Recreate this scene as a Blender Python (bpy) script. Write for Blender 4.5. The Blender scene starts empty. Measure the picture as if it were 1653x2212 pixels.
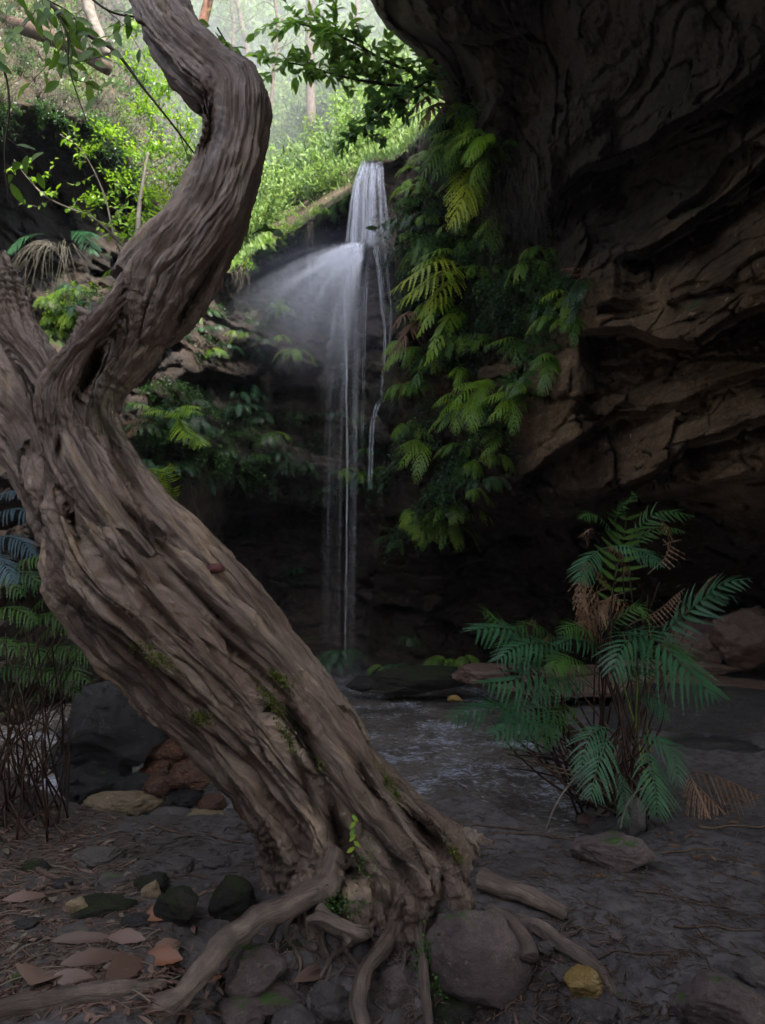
import bpy, math, random
import numpy as np
from mathutils import Vector
random.seed(7); RNG = np.random.default_rng(7)
SC = bpy.context.scene
# ------------------------------------------------------------------ camera, sky, sun, exposure
PITCH = math.radians(7.5); CAMZ = 1.0; F = 1475.0           # F in px of a 1653 x 2212 frame
cam = bpy.data.objects.new('camera', bpy.data.cameras.new('camera'))
SC.collection.objects.link(cam); SC.camera = cam
cam.location = (0, 0, CAMZ); cam.rotation_euler = (math.pi/2 + PITCH, 0, 0)
cam.data.sensor_width = 36; cam.data.lens = 24; cam.data.clip_start = 0.02; cam.data.clip_end = 400
cam.data.dof.use_dof = True; cam.data.dof.focus_distance = 2.7; cam.data.dof.aperture_fstop = 4.0
SUN_EL, SUN_AZ = math.radians(50), math.radians(150)        # azimuth from +Y towards +X
w = bpy.data.worlds.new("World"); SC.world = w; w.use_nodes = True
nt = w.node_tree; sky = nt.nodes.new('ShaderNodeTexSky'); sky.sky_type = 'NISHITA'; sky.sun_disc = False
sky.sun_elevation = SUN_EL; sky.sun_rotation = SUN_AZ; sky.air_density = 1.0; sky.dust_density = 2.5
hs = nt.nodes.new('ShaderNodeHueSaturation'); hs.inputs['Saturation'].default_value = .5
nt.links.new(sky.outputs[0], hs.inputs['Color']); nt.links.new(hs.outputs[0], nt.nodes['Background'].inputs[0]); nt.nodes['Background'].inputs[1].default_value = 0.14
sl = bpy.data.lights.new('sun', 'SUN'); so = bpy.data.objects.new('sun', sl); SC.collection.objects.link(so)
sl.energy = 3.0; sl.angle = math.radians(2); sl.color = (1, .95, .86)
sd = Vector((math.sin(SUN_AZ)*math.cos(SUN_EL), math.cos(SUN_AZ)*math.cos(SUN_EL), math.sin(SUN_EL)))
so.rotation_euler = sd.to_track_quat('Z', 'Y').to_euler(); so.location = sd*60
SC.view_settings.view_transform = 'Standard'; SC.view_settings.look = 'None'
SC.view_settings.exposure = 2.25; SC.view_settings.gamma = 1
SC.render.engine = 'CYCLES'; cy = SC.cycles
cy.use_denoising = True; cy.max_bounces = 6; cy.diffuse_bounces = 3; cy.glossy_bounces = 3
cy.transmission_bounces = 3; cy.transparent_max_bounces = 96; cy.volume_bounces = 0
cy.use_adaptive_sampling = True; cy.adaptive_threshold = 0.01
cy.sample_clamp_indirect = 4; cy.caustics_reflective = False; cy.caustics_refractive = False

# ------------------------------------------------------------------ pixel <-> world
CF = np.array([0, math.cos(PITCH), math.sin(PITCH)]); CU = np.array([0, -math.sin(PITCH), math.cos(PITCH)])
CR = np.array([1., 0, 0]); CO = np.array([0, 0, CAMZ])
def P(px, py, d):
    px, py, d = np.asarray(px, float), np.asarray(py, float), np.asarray(d, float)
    v = CF + ((px-826.5)/F)[..., None]*CR + ((1106-py)/F)[..., None]*CU
    return CO + v*d[..., None]
# ------------------------------------------------------------------ noise
_pm = np.random.default_rng(3).permutation(256); _pm = np.concatenate([_pm, _pm, _pm])
_gr = np.random.default_rng(4).normal(size=(256, 3)); _gr /= np.linalg.norm(_gr, axis=1)[:, None]
def pn(p):
    p = np.asarray(p, float); i = np.floor(p).astype(int); f = p-i; i &= 255
    u = f*f*f*(f*(f*6-15)+10); out = 0
    for dx in (0, 1):
        wx = u[..., 0] if dx else 1-u[..., 0]
        for dy in (0, 1):
            wy = u[..., 1] if dy else 1-u[..., 1]
            for dz in (0, 1):
                wz = u[..., 2] if dz else 1-u[..., 2]
                h = _pm[_pm[_pm[i[..., 0]+dx]+i[..., 1]+dy]+i[..., 2]+dz]
                g = _gr[h]
                out = out + wx*wy*wz*(g[..., 0]*(f[..., 0]-dx)+g[..., 1]*(f[..., 1]-dy)+g[..., 2]*(f[..., 2]-dz))
    return out*1.6
def fbm(p, o=4, r=.5):
    p = np.asarray(p, float); s = 0; a = 1.; n = 0
    for k in range(o): s = s + a*pn(p*2**k+k*17.3); n += a; a *= r
    return s/n*1.4
def rid(p, o=3):
    p = np.asarray(p, float); s = 0; a = 1.; n = 0
    for k in range(o): s = s + a*(1-np.abs(pn(p*2**k+k*9.1))*2); n += a; a *= .5
    return s/n
def bil(p, o=3):
    p = np.asarray(p, float); s = 0; a = 1.; n = 0
    for k in range(o): s = s + a*np.sqrt(pn(p*2**k+k*9.1)**2+.0016)*2; n += a; a *= .5
    return s/n
def slabs(p, seed=0):
    """fractured blocks: each cell is a tilted plane; returns height and distance to the nearest crack"""
    p = np.asarray(p, float); sh = p.shape[:-1]; p = p.reshape(-1, 3); i = np.floor(p).astype(int); b1 = np.full(len(p), 9.); b2 = b1.copy(); H = np.zeros(len(p))
    for dx in (-1, 0, 1):
        for dy in (-1, 0, 1):
            for dz in (-1, 0, 1):
                c = i+np.array([dx, dy, dz]); h = _pm[_pm[_pm[c[:, 0]&255]+(c[:, 1]&255)]+((c[:, 2]+seed)&255)]
                q = c+.5+_gr[h]*.42; d = ((p-q)**2).sum(1); v = _gr[(h*7+3)&255]; w = _gr[(h*13+5)&255]
                hh = v[:, 0]*.5+((p-q)*w).sum(1)*.75; m = d < b1; b2 = np.where(m, b1, np.minimum(b2, d)); b1 = np.where(m, d, b1); H = np.where(m, hh, H)
    return H.reshape(sh), (np.sqrt(b2)-np.sqrt(b1)).reshape(sh)
def ss(a, b, x):
    t = np.clip((np.asarray(x, float)-a)/(b-a), 0, 1); return t*t*(3-2*t)
# ------------------------------------------------------------------ terrain height
def TZ(x, y):
    x, y = np.asarray(x, float), np.asarray(y, float)
    p = np.stack([x, y, 0*x], -1)
    z = .035*fbm(p*.9, 3)+.012*fbm(p*5, 3)
    z = z + .02*np.exp(-((x+.02)/.55)**2-((y-2.35)/.3)**2)                                   # mound under the tree
    z = z - (.23*ss(2.42, 2.0, y)+.12*ss(2.05, 1.5, y))*ss(-.66, -.36, x)*ss(.85, .45, x)                          # eroded bank below the roots
    z = z + (.035*fbm(p*9+4, 3))*ss(2.35, 2.1, y)*ss(-.7, -.4, x)*ss(1.0, .6, x)
    st = ss(3.45, 4.0, y+.15*fbm(p*1.3, 2)+.55*ss(.35, 1.0, x)+.0*x)                          # stream bed
    z = z - .30*st*ss(1.35+.06*(y-4), .85+.06*(y-4), x)
    z = z + .16*ss(1.15, 1.75, x+.12*fbm(p*1.2+9, 2))*ss(3.3, 4.7, y)+.12*np.exp(-((x-.72)/.42)**2-((y-3.72)/.30)**2)                        # slab to the right
    z = z
    z = z + .35*ss(-1.25, -2.6, x)*ss(4.6, 3.4, y)+.10*ss(-1.2, -2.2, x)
    z = z + .16*ss(1.3, 2.6, x)*ss(3.2, 2.0, y)*0 
    return z
_GD = .9*1.0148**np.arange(190)
def G(px, py, lift=0.0):
    """point where the pixel's ray meets the ground"""
    v = CF + ((px-826.5)/F)*CR + ((1106-py)/F)*CU
    D = _GD; q = CO+v*D[:, None]; e = q[:, 2]-TZ(q[:, 0], q[:, 1]); k = int(np.argmax(e <= 0))
    if e[k] > 0: k = len(D)-1
    k = max(k, 1); f = e[k-1]/(e[k-1]-e[k]+1e-9) if e[k] < 0 else 1.; d = D[k-1]+(D[k]-D[k-1])*f
    q = CO+v*d; return np.array([q[0], q[1], q[2]+lift]), d
# ------------------------------------------------------------------ mesh helpers
class MB:
    """collects vertices, faces (quads or tris) and per-vertex attributes"""
    def __init__(s): s.V = []; s.Q = []; s.n = 0; s.A = []
    def add(s, V, Q, a=0.0):
        V = np.asarray(V, float).reshape(-1, 3); Q = np.asarray(Q, int)
        if Q.shape[-1] == 3: Q = np.concatenate([Q, Q[:, 2:3]], 1)
        s.V.append(V); s.Q.append(Q+s.n); s.n += len(V)
        s.A.append(np.full(len(V), a) if np.isscalar(a) else np.asarray(a, float)); return s
    def get(s): return np.concatenate(s.V), np.concatenate(s.Q), np.concatenate(s.A)
def make_mesh(name, V, Q, mat=None, smooth=True, attrs=None):
    V = np.asarray(V, float); Q = np.asarray(Q, int)
    if Q.shape[1] == 3: Q = np.concatenate([Q, Q[:, 2:3]], 1)
    tri = Q[:, 2] == Q[:, 3]
    cnt = np.where(tri, 3, 4); st = np.concatenate([[0], np.cumsum(cnt)[:-1]])
    keep = np.ones(Q.shape, bool); keep[tri, 3] = False
    li = Q[keep]
    me = bpy.data.meshes.new(name)
    me.vertices.add(len(V)); me.vertices.foreach_set('co', V.astype('f').ravel())
    me.loops.add(len(li)); me.loops.foreach_set('vertex_index', li.astype('i'))
    me.polygons.add(len(Q)); me.polygons.foreach_set('loop_start', st.astype('i'))
    me.update(calc_edges=True); me.validate()
    me.polygons.foreach_set('use_smooth', [bool(smooth)]*len(me.polygons))
    if attrs:
        for k, a in attrs.items():
            a = np.asarray(a, 'f')
            if a.ndim == 2: t = me.attributes.new(k, 'FLOAT_VECTOR', 'POINT'); t.data.foreach_set('vector', a.ravel())
            else: t = me.attributes.new(k, 'FLOAT', 'POINT'); t.data.foreach_set('value', a)
    if mat: me.materials.append(mat)
    me.update(); return me
def link(name, me, parent=None, loc=None):
    o = bpy.data.objects.new(name, me); SC.collection.objects.link(o)
    if parent is not None: o.parent = parent
    if loc is not None: o.location = loc
    return o
def thing(name, label, cat, loc=(0, 0, 0), group=None):
    o = bpy.data.objects.new(name, None); SC.collection.objects.link(o); o.location = tuple(float(c) for c in loc)
    o.empty_display_size = .05
    return tag(o, label, cat, group)
def tag(o, label, cat, group=None, kind=None):
    if label: o['label'] = label
    if cat: o['category'] = cat
    if group: o['group'] = group
    if kind: o['kind'] = kind
    return o
def part(name, mb, mat, parent=None, smooth=True, attrs=None, label=None):
    """mesh given in world coordinates, linked under parent (an Empty without rotation) or top level"""
    if isinstance(mb, MB):
        V, Q, A = mb.get(); attrs = dict(attrs or {}); attrs['tint'] = A
    else: V, Q = mb
    off = np.zeros(3)
    if parent is not None:
        p = parent
        while p is not None: off = off+np.array(p.location); p = p.parent
    else: off = V.mean(0); off[2] = V[:, 2].min()
    me = make_mesh(name, V-off, Q, mat, smooth, attrs)
    o = link(name, me, parent)
    if parent is None: o.location = off
    if label: o['label'] = label
    return o
def structure(name, V, Q, mat, attrs=None, smooth=True):
    o = link(name, make_mesh(name, V, Q, mat, smooth, attrs)); o['kind'] = 'structure'; return o
def cr(pts, n):
    """Catmull-Rom through rows of pts, n samples, roughly even"""
    pts = np.asarray(pts, float)
    q = np.concatenate([[2*pts[0]-pts[1]], pts, [2*pts[-1]-pts[-2]]])
    L = np.concatenate([[0], np.cumsum(np.linalg.norm(np.diff(pts[:, :3], axis=0), axis=1))])
    t = np.interp(np.linspace(0, L[-1], n), L, np.arange(len(pts)))
    i = np.minimum(t.astype(int), len(pts)-2); f = (t-i)[:, None]
    a, b, c, d = q[i], q[i+1], q[i+2], q[i+3]
    return .5*((2*b)+(-a+c)*f+(2*a-5*b+4*c-d)*f*f+(-a+3*b-3*c+d)*f**3)
def frames(C, up=(0, 0, 1)):
    T = np.gradient(C, axis=0); T /= np.linalg.norm(T, axis=1)[:, None]+1e-9
    N = np.zeros_like(C); n = np.cross(T[0], up)
    if np.linalg.norm(n) < 1e-3: n = np.cross(T[0], (1, 0, 0))
    for k in range(len(C)):
        n = n-T[k]*np.dot(n, T[k]); n = n/(np.linalg.norm(n)+1e-9); N[k] = n
    return T, N, np.cross(T, N)
def tube(C, R, m=8, cap=True):
    C = np.asarray(C, float); n = len(C); R = np.broadcast_to(R, (n,)) if np.ndim(R) < 2 else R
    T, N, B = frames(C); th = np.linspace(0, 2*math.pi, m, endpoint=False)
    RR = R[:, None] if np.ndim(R) == 1 else R
    V = C[:, None]+RR[..., None]*(np.cos(th)[None, :, None]*N[:, None]+np.sin(th)[None, :, None]*B[:, None])
    V = V.reshape(-1, 3); i = np.arange(n-1)[:, None]*m; j = np.arange(m)[None]; k = (j+1) % m
    Q = np.stack([i+j, i+k, i+m+k, i+m+j], -1).reshape(-1, 4)
    if cap:
        V = np.concatenate([V, [C[0]-T[0]*R.flat[0]*.3 if np.ndim(R) else C[0]], [C[-1]+T[-1]*R.flat[-1]*.3]])
        j = np.arange(m); k = (j+1) % m; a = n*m; o = (n-1)*m
        Q = np.concatenate([Q, np.stack([0*j+a, k, j, j], -1), np.stack([0*j+a+1, o+j, o+k, o+k], -1)])
    return V, Q
def vnormals(V, Q):
    n = np.cross(V[Q[:, 2]]-V[Q[:, 0]], V[Q[:, 3]]-V[Q[:, 1]])
    N = np.zeros_like(V)
    for k in range(4): np.add.at(N, Q[:, k], n)
    return N/(np.linalg.norm(N, axis=1)[:, None]+1e-12)
# ------------------------------------------------------------------ materials
def new_mat(name):
    m = bpy.data.materials.new(name); m.use_nodes = True; n = m.node_tree; n.nodes.clear(); return m, n
class NB:
    def __init__(s, n): s.t = n
    def n(s, ty, **k):
        o = s.t.nodes.new(ty)
        for a, b in k.items(): setattr(o, a, b)
        return o
    def l(s, a, b): s.t.links.new(a, b)
    def coords(s, attr=None, scale=(1, 1, 1), obj=False):
        if attr: c = s.n('ShaderNodeAttribute', attribute_name=attr).outputs['Vector']
        elif obj: c = s.n('ShaderNodeTexCoord').outputs['Object']
        else: c = s.n('ShaderNodeNewGeometry').outputs['Position']
        m = s.n('ShaderNodeMapping'); m.inputs['Scale'].default_value = scale; s.l(c, m.inputs[0]); return m.outputs[0]
    def noise(s, co, sc, det=4, rough=.55, dist=0):
        t = s.n('ShaderNodeTexNoise'); s.l(co, t.inputs['Vector']); t.inputs['Scale'].default_value = sc
        t.inputs['Detail'].default_value = det; t.inputs['Roughness'].default_value = rough; t.inputs['Distortion'].default_value = dist
        return t.outputs['Fac']
    def ramp(s, f, stops, mode='LINEAR'):
        r = s.n('ShaderNodeValToRGB'); r.color_ramp.interpolation = mode; e = r.color_ramp.elements
        while len(e) < len(stops): e.new(.5)
        for k, (p, c) in enumerate(stops):
            e[k].position = p; e[k].color = (*c, 1) if np.ndim(c) else (c, c, c, 1)
        s.l(f, r.inputs[0]); return r.outputs[0]
    def mix(s, f, a, b, mode='MIX'):
        m = s.n('ShaderNodeMix', data_type='RGBA', blend_type=mode)
        for v, i in ((f, 0), (a, 6), (b, 7)):
            if hasattr(v, 'links'): s.l(v, m.inputs[i])
            else: m.inputs[i].default_value = v if i == 0 else (*v, 1)
        return m.outputs[2]
    def math(s, op, a, b=0.):
        m = s.n('ShaderNodeMath', operation=op)
        for v, i in ((a, 0), (b, 1)):
            if hasattr(v, 'links'): s.l(v, m.inputs[i])
            else: m.inputs[i].default_value = v
        return m.outputs[0]
    def bump(s, h, dist, st=1., nrm=None):
        b = s.n('ShaderNodeBump'); b.inputs['Strength'].default_value = st; b.inputs['Distance'].default_value = dist
        s.l(h, b.inputs['Height'])
        if nrm: s.l(nrm, b.inputs['Normal'])
        return b.outputs[0]
    def princ(s, col, rough=.8, nrm=None, spec=.3, **k):
        b = s.n('ShaderNodeBsdfPrincipled')
        if hasattr(col, 'links'): s.l(col, b.inputs['Base Color'])
        else: b.inputs['Base Color'].default_value = (*col, 1)
        if hasattr(rough, 'links'): s.l(rough, b.inputs['Roughness'])
        else: b.inputs['Roughness'].default_value = rough
        b.inputs['Specular IOR Level'].default_value = spec
        for a, v in k.items(): b.inputs[a].default_value = v
        if nrm: s.l(nrm, b.inputs['Normal'])
        return b.outputs[0]
    def out(s, sh):
        o = s.n('ShaderNodeOutputMaterial'); s.l(sh, o.inputs[0])
def rock_mat(name, c1, c2, c3, moss=.0, wet=False, rough=.85, spec=.25, bump=.03, sc=1., mosscol=(.03, .055, .012), strat=1.):  # this flag paints dark zones into the colour in place of shade
    m, t = new_mat(name); b = NB(t); co = b.coords(); cs = b.coords(scale=(1, 1, 3.5*strat))
    f = b.noise(co, 1.3*sc, 5); g = b.noise(cs, 6*sc, 10, .72, .1); h = b.noise(co, 45*sc, 5, .7)
    col = b.ramp(b.math('ADD', b.math('MULTIPLY', f, .5), b.math('MULTIPLY', g, .5)), [(.36, c1), (.5, c2), (.66, c3)])
    col = b.mix(b.ramp(h, [(.35, .65), (.7, 0.)]), col, tuple(x*.55 for x in c1))
    col = b.mix(b.ramp(b.noise(co, 9*sc, 6, .7), [(.62, 0.), (.7, .6)]), col, tuple(min(1, x*1.5+.02) for x in c3))
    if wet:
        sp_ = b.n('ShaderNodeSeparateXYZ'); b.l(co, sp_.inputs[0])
        wf = b.math('SUBTRACT', b.math('ADD', b.math('MULTIPLY', sp_.outputs[2], -.42), b.math('MULTIPLY', sp_.outputs[1], .33)), 0.9)  # mask for shade painted darker low down and farther back
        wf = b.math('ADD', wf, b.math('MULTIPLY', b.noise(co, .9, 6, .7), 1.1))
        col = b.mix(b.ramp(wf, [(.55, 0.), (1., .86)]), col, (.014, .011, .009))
        cf = b.math('ADD', b.math('MULTIPLY', sp_.outputs[2], .5), b.math('MULTIPLY', b.noise(b.coords(scale=(.6, .6, 1)), 1.1, 7, .7), 1.2))  # mask for shade painted over the upper rock
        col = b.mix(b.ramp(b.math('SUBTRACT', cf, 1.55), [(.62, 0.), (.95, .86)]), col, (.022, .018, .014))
    if moss > 0:
        ge = b.n('ShaderNodeNewGeometry'); sx = b.n('ShaderNodeSeparateXYZ'); b.l(ge.outputs['Normal'], sx.inputs[0])
        mm = b.math('ADD', b.noise(co, 2.2*sc, 8, .7), b.math('MULTIPLY', sx.outputs[2], .16))
        mf = b.ramp(mm, [(.72-.3*moss, 0.), (.80-.3*moss, 1.)])
        mc = b.mix(b.noise(co, 60, 3), mosscol, tuple(min(1, x*2.2) for x in mosscol))
        col = b.mix(mf, col, mc)
    n1 = b.bump(g, bump*.8, .9); n2 = b.bump(h, bump*.35, .9, n1); v = b.n('ShaderNodeTexVoronoi'); v.feature = 'DISTANCE_TO_EDGE'
    b.l(cs, v.inputs['Vector']); v.inputs['Scale'].default_value = 5*sc
    n3 = b.bump(b.noise(co, 14*sc, 10, .78, .2), bump, .9, n2)
    b.out(b.princ(col, rough, n3, spec)); return m
M_CLIFF = rock_mat('sandstone', (.08, .046, .024), (.22, .135, .070), (.46, .305, .17), moss=.08, wet=True, bump=.05)  # sandstone with shade painted in, low at the back and high up
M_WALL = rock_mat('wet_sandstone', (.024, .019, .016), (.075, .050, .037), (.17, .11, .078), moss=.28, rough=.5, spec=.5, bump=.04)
M_SLAB = rock_mat('slab_rock', (.022, .019, .019), (.045, .038, .037), (.085, .07, .062), moss=.1, rough=.5, spec=.4, bump=.03)
M_REDSLAB = rock_mat('red_slab_rock', (.10, .06, .045), (.19, .115, .085), (.32, .22, .16), moss=.05, rough=.42, spec=.5, bump=.012)
M_BLACK = rock_mat('wet_black_rock', (.010, .009, .010), (.024, .021, .022), (.09, .068, .058), moss=.05, rough=.16, spec=.9, bump=.05, sc=2)
M_ORANGE = rock_mat('wet_orange_rock', (.08, .026, .010), (.20, .065, .022), (.34, .14, .05), moss=.0, rough=.12, spec=1., bump=.05, sc=3)
M_TAN = rock_mat('tan_rock', (.13, .09, .05), (.25, .18, .10), (.38, .29, .17), moss=.0, rough=.45, spec=.5, bump=.01, sc=2)
M_GREY = rock_mat('grey_rock', (.06, .052, .05), (.105, .088, .082), (.17, .14, .125), moss=.02, bump=.006, sc=4)
M_MOSSROCK = rock_mat('mossy_rock', (.03, .03, .025), (.055, .05, .04), (.09, .08, .065), moss=.5, bump=.03, sc=6, mosscol=(.022, .030, .010))
M_ROOTROCK = rock_mat('lumpy_rock', (.075, .055, .054), (.15, .11, .105), (.24, .18, .16), moss=.10, bump=.008, sc=5)
M_YELLOW = rock_mat('yellow_rock', (.28, .17, .05), (.55, .36, .12), (.75, .58, .28), moss=0, bump=.01, sc=9)
def bark_mat(name='bark', k=1.):
    m, t = new_mat(name); b = NB(t)
    gr = b.coords('grain', (1, 1, .07)); g2 = b.coords('grain', (1, 1, .05)); co = b.coords()
    a = b.noise(gr, 13, 9, .68, .7); c = b.noise(g2, 55, 7, .72, .5); e = b.noise(b.coords('grain', (1, 1, .3)), 5.5, 7, .68, .8)
    col = b.ramp(e, [(.33, (.07, .040, .028)), (.44, (.165, .108, .078)), (.54, (.235, .172, .14)), (.66, (.42, .30, .20))])
    col = b.mix(b.ramp(a, [(.34, .85), (.46, 0.)]), col, (.045, .03, .023))
    col = b.mix(b.ramp(a, [(.58, 0.), (.72, .7)]), col, (.34, .255, .20))
    col = b.mix(b.ramp(c, [(.56, 0.), (.70, .7)]), col, (.40, .30, .225))
    col = b.mix(b.ramp(c, [(.34, .6), (.42, 0.)]), col, (.05, .034, .027))
    fl = b.noise(b.coords('grain', (1, 1, .3)), 26, 5, .65, .8)
    col = b.mix(b.ramp(fl, [(.66, 0.), (.72, .65)]), col, (.46, .36, .27))
    fo = b.noise(b.coords('grain', (1, 1, .22)), 9, 5, .65, .6)
    col = b.mix(b.ramp(fo, [(.68, 0.), (.74, .7)]), col, (.34, .15, .07))
    ms = b.ramp(b.math('ADD', b.noise(co, 2.6, 9, .75), b.math('MULTIPLY', b.noise(gr, 12, 3), .12)), [(.62, 0.), (.74, .6)])
    col = b.mix(ms, col, (.075, .078, .03))
    vo = b.n('ShaderNodeTexVoronoi'); vo.feature = 'DISTANCE_TO_EDGE'; vo.inputs['Scale'].default_value = 1.; vo.inputs['Randomness'].default_value = 1.
    wv = b.n('ShaderNodeMix', data_type='RGBA', blend_type='ADD'); wv.inputs[0].default_value = .22; nz = b.n('ShaderNodeTexNoise'); nz.inputs['Scale'].default_value = 2.2; nz.inputs['Detail'].default_value = 5
    b.l(b.coords('grain', (26, 26, 2.6)), wv.inputs[6]); b.l(b.coords('grain', (12, 12, 5)), nz.inputs['Vector']); b.l(nz.outputs['Color'], wv.inputs[7]); b.l(wv.outputs[2], vo.inputs['Vector'])
    pk = b.ramp(b.noise(co, 3.5, 4), [(.42, 0.), (.55, 1.)]); ed = b.ramp(vo.outputs['Distance'], [(.0, 0.), (.09, 1.)])
    col = b.mix(b.math('MULTIPLY', b.math('SUBTRACT', 1., ed), b.math('MULTIPLY', pk, .45)), col, (.035, .024, .019))
    li = b.ramp(b.noise(co, 16, 6, .7), [(.62, 0.), (.68, .7)]); col = b.mix(b.math('MULTIPLY', li, b.ramp(b.noise(co, 2., 3), [(.5, 0.), (.6, 1.)])), col, (.33, .32, .27))
    n0 = b.bump(b.math('MULTIPLY', ed, pk), .006, 1.); n1 = b.bump(a, .03, 1., n0); n2 = b.bump(c, .013, 1., n1); n3 = b.bump(b.noise(b.coords('grain', (1, 1, .3)), 90, 6, .75), .006, .9, n2)
    if k < 1: col = b.mix(b.ramp(b.noise(co, 12, 6, .7), [(.35, .85), (.62, .15)]), col, (.075, .055, .043))
    b.out(b.princ(col, .5, n3, .5)); return m
M_BARK = bark_mat()
M_ROOT = bark_mat('root_bark', .7)
def ground_mat():
    m, t = new_mat('sandy_soil'); b = NB(t); co = b.coords()
    f = b.noise(co, 1.8, 6); g = b.noise(co, 22, 8, .7); h = b.noise(co, 180, 4, .7)
    col = b.ramp(f, [(.32, (.055, .046, .045)), (.52, (.115, .10, .10)), (.7, (.155, .135, .132))])
    col = b.mix(b.ramp(g, [(.38, .8), (.56, 0.)]), col, (.03, .024, .022))
    col = b.mix(b.ramp(h, [(.58, 0.), (.72, .7)]), col, (.20, .17, .155))
    # leaf mould on the left, bare trodden sand on the right
    sx = b.n('ShaderNodeSeparateXYZ'); b.l(b.n('ShaderNodeNewGeometry').outputs['Position'], sx.inputs[0])
    k = b.math('ADD', b.math('MULTIPLY', sx.outputs[0], -.25), b.noise(co, 3, 6, .7))
    col = b.mix(b.ramp(k, [(.60, 0.), (.85, .6)]), col, (.05, .032, .02))
    n1 = b.bump(g, .022, .9); n2 = b.bump(h, .004, .9, n1)
    b.out(b.princ(col, .75, n2, .35)); return m
M_GROUND = ground_mat()
def leaf_mat(name, c1, c2, trans=.45, rough=.4, c3=None, sc=3):
    m, t = new_mat(name); b = NB(t); at = b.n('ShaderNodeAttribute', attribute_name='tint').outputs['Fac']
    col = b.mix(at, c1, c2)
    col = b.mix(b.ramp(b.noise(b.coords(), sc, 3), [(.4, 0.), (.65, .6)]), col, c3 or tuple(x*.6 for x in c1))
    p = b.princ(col, rough, None, .4); tr = b.n('ShaderNodeBsdfTranslucent')
    b.l(b.mix(.5, col, b.mix(1., col, (1., 1.0, .45), 'MULTIPLY')), tr.inputs[0])
    mx = b.n('ShaderNodeMixShader'); mx.inputs[0].default_value = trans; b.l(p, mx.inputs[1]); b.l(tr.outputs[0], mx.inputs[2])
    b.out(mx.outputs[0]); return m
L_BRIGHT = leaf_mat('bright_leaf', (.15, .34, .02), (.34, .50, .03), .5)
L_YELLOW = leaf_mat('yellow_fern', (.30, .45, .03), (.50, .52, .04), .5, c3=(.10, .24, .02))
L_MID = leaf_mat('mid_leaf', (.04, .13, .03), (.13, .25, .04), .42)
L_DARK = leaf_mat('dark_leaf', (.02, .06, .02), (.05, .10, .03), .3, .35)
L_BLUE = leaf_mat('blue_green_fern', (.022, .085, .032), (.065, .17, .08), .3, .4, sc=9)
L_STEEL = leaf_mat('steel_blue_fern', (.06, .14, .18), (.12, .22, .26), .3, .45)
L_DEAD = leaf_mat('dead_frond', (.13, .065, .03), (.30, .18, .11), .3, .6, c3=(.12, .06, .03))
L_LITTER = leaf_mat('fallen_leaf', (.11, .062, .045), (.23, .145, .11), .1, .5, c3=(.07, .04, .03))
L_RED = leaf_mat('dry_red_leaf', (.20, .075, .035), (.27, .12, .07), .2, .45)
L_FAR = leaf_mat('bright_far_leaf', (.14, .27, .055), (.32, .44, .13), .45, .6, c3=(.10, .18, .04), sc=.7)
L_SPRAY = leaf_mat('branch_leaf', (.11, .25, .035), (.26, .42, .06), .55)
L_FARD = leaf_mat('darker_far_leaf', (.05, .11, .035), (.12, .2, .06), .4, .6, sc=.7)  # darker green leaf variety among the far shrubs
L_PALE = leaf_mat('grey_brush', (.075, .065, .05), (.14, .125, .095), .2, .7)
L_STRAW = leaf_mat('straw', (.14, .11, .08), (.30, .25, .19), .2, .6)
def plain_mat(name, c1, c2, rough=.8, sc=20, spec=.2, bump=.004):
    m, t = new_mat(name); b = NB(t); f = b.noise(b.coords(), sc, 6, .7)
    b.out(b.princ(b.ramp(f, [(.35, c1), (.65, c2)]), rough, b.bump(f, bump), spec)); return m
M_STEM = plain_mat('dark_stalk', (.02, .012, .009), (.055, .03, .02), .55)
M_STEMG = plain_mat('green_stalk', (.10, .14, .03), (.16, .2, .05), .5)
M_STEMB = plain_mat('brown_stalk', (.07, .045, .03), (.14, .09, .06), .7)
M_TWIG = plain_mat('twig', (.045, .03, .022), (.12, .08, .06), .8, 60)
M_PALEBARK = plain_mat('pale_bark', (.10, .085, .07), (.24, .21, .18), .8, 14)
M_FARBARK = plain_mat('far_bark', (.10, .075, .06), (.22, .17, .14), .9, 8, bump=.02)
M_REDBARK = plain_mat('red_bark', (.16, .07, .045), (.26, .15, .10), .9, 14)
M_MOSS = plain_mat('moss', (.05, .075, .01), (.15, .18, .025), .9, 80)
# ================================================================== GROUND
def grid_surface(xs, ys, fz):
    X, Y = np.meshgrid(xs, ys); V = np.stack([X, Y, fz(X, Y)], -1).reshape(-1, 3)
    nx, ny = len(xs), len(ys); i, j = np.meshgrid(np.arange(nx-1), np.arange(ny-1)); a = (j*nx+i).ravel()
    return V, np.stack([a, a+1, a+1+nx, a+nx], -1)
def sgrid(n, lo, hi, k):                                                   # denser near 0
    t = np.linspace(-1, 1, n); s = np.sinh(t*k)/math.sinh(k); return np.where(s < 0, -s*lo, s*hi)
def ground_z(X, Y):
    p = np.stack([X, Y, 0*X], -1); near = ss(5.5, 3, Y)
    h = TZ(X, Y)+near*np.interp(X, [.3, .7], [1., .35])*(.012*fbm(p*26, 3)+.007*rid(p*np.array([14, 40, 1.]), 2))
    far = np.maximum(0, np.hypot(X*.9, Y-4)-8); return h-.02*far
xs = sgrid(420, -30, 30, 4.6); ys = np.concatenate([np.linspace(-14, .9, 40), 1.0+np.linspace(0, 1, 420)**1.7*14])
structure('ground', *grid_surface(xs, ys, ground_z), M_GROUND)
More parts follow.
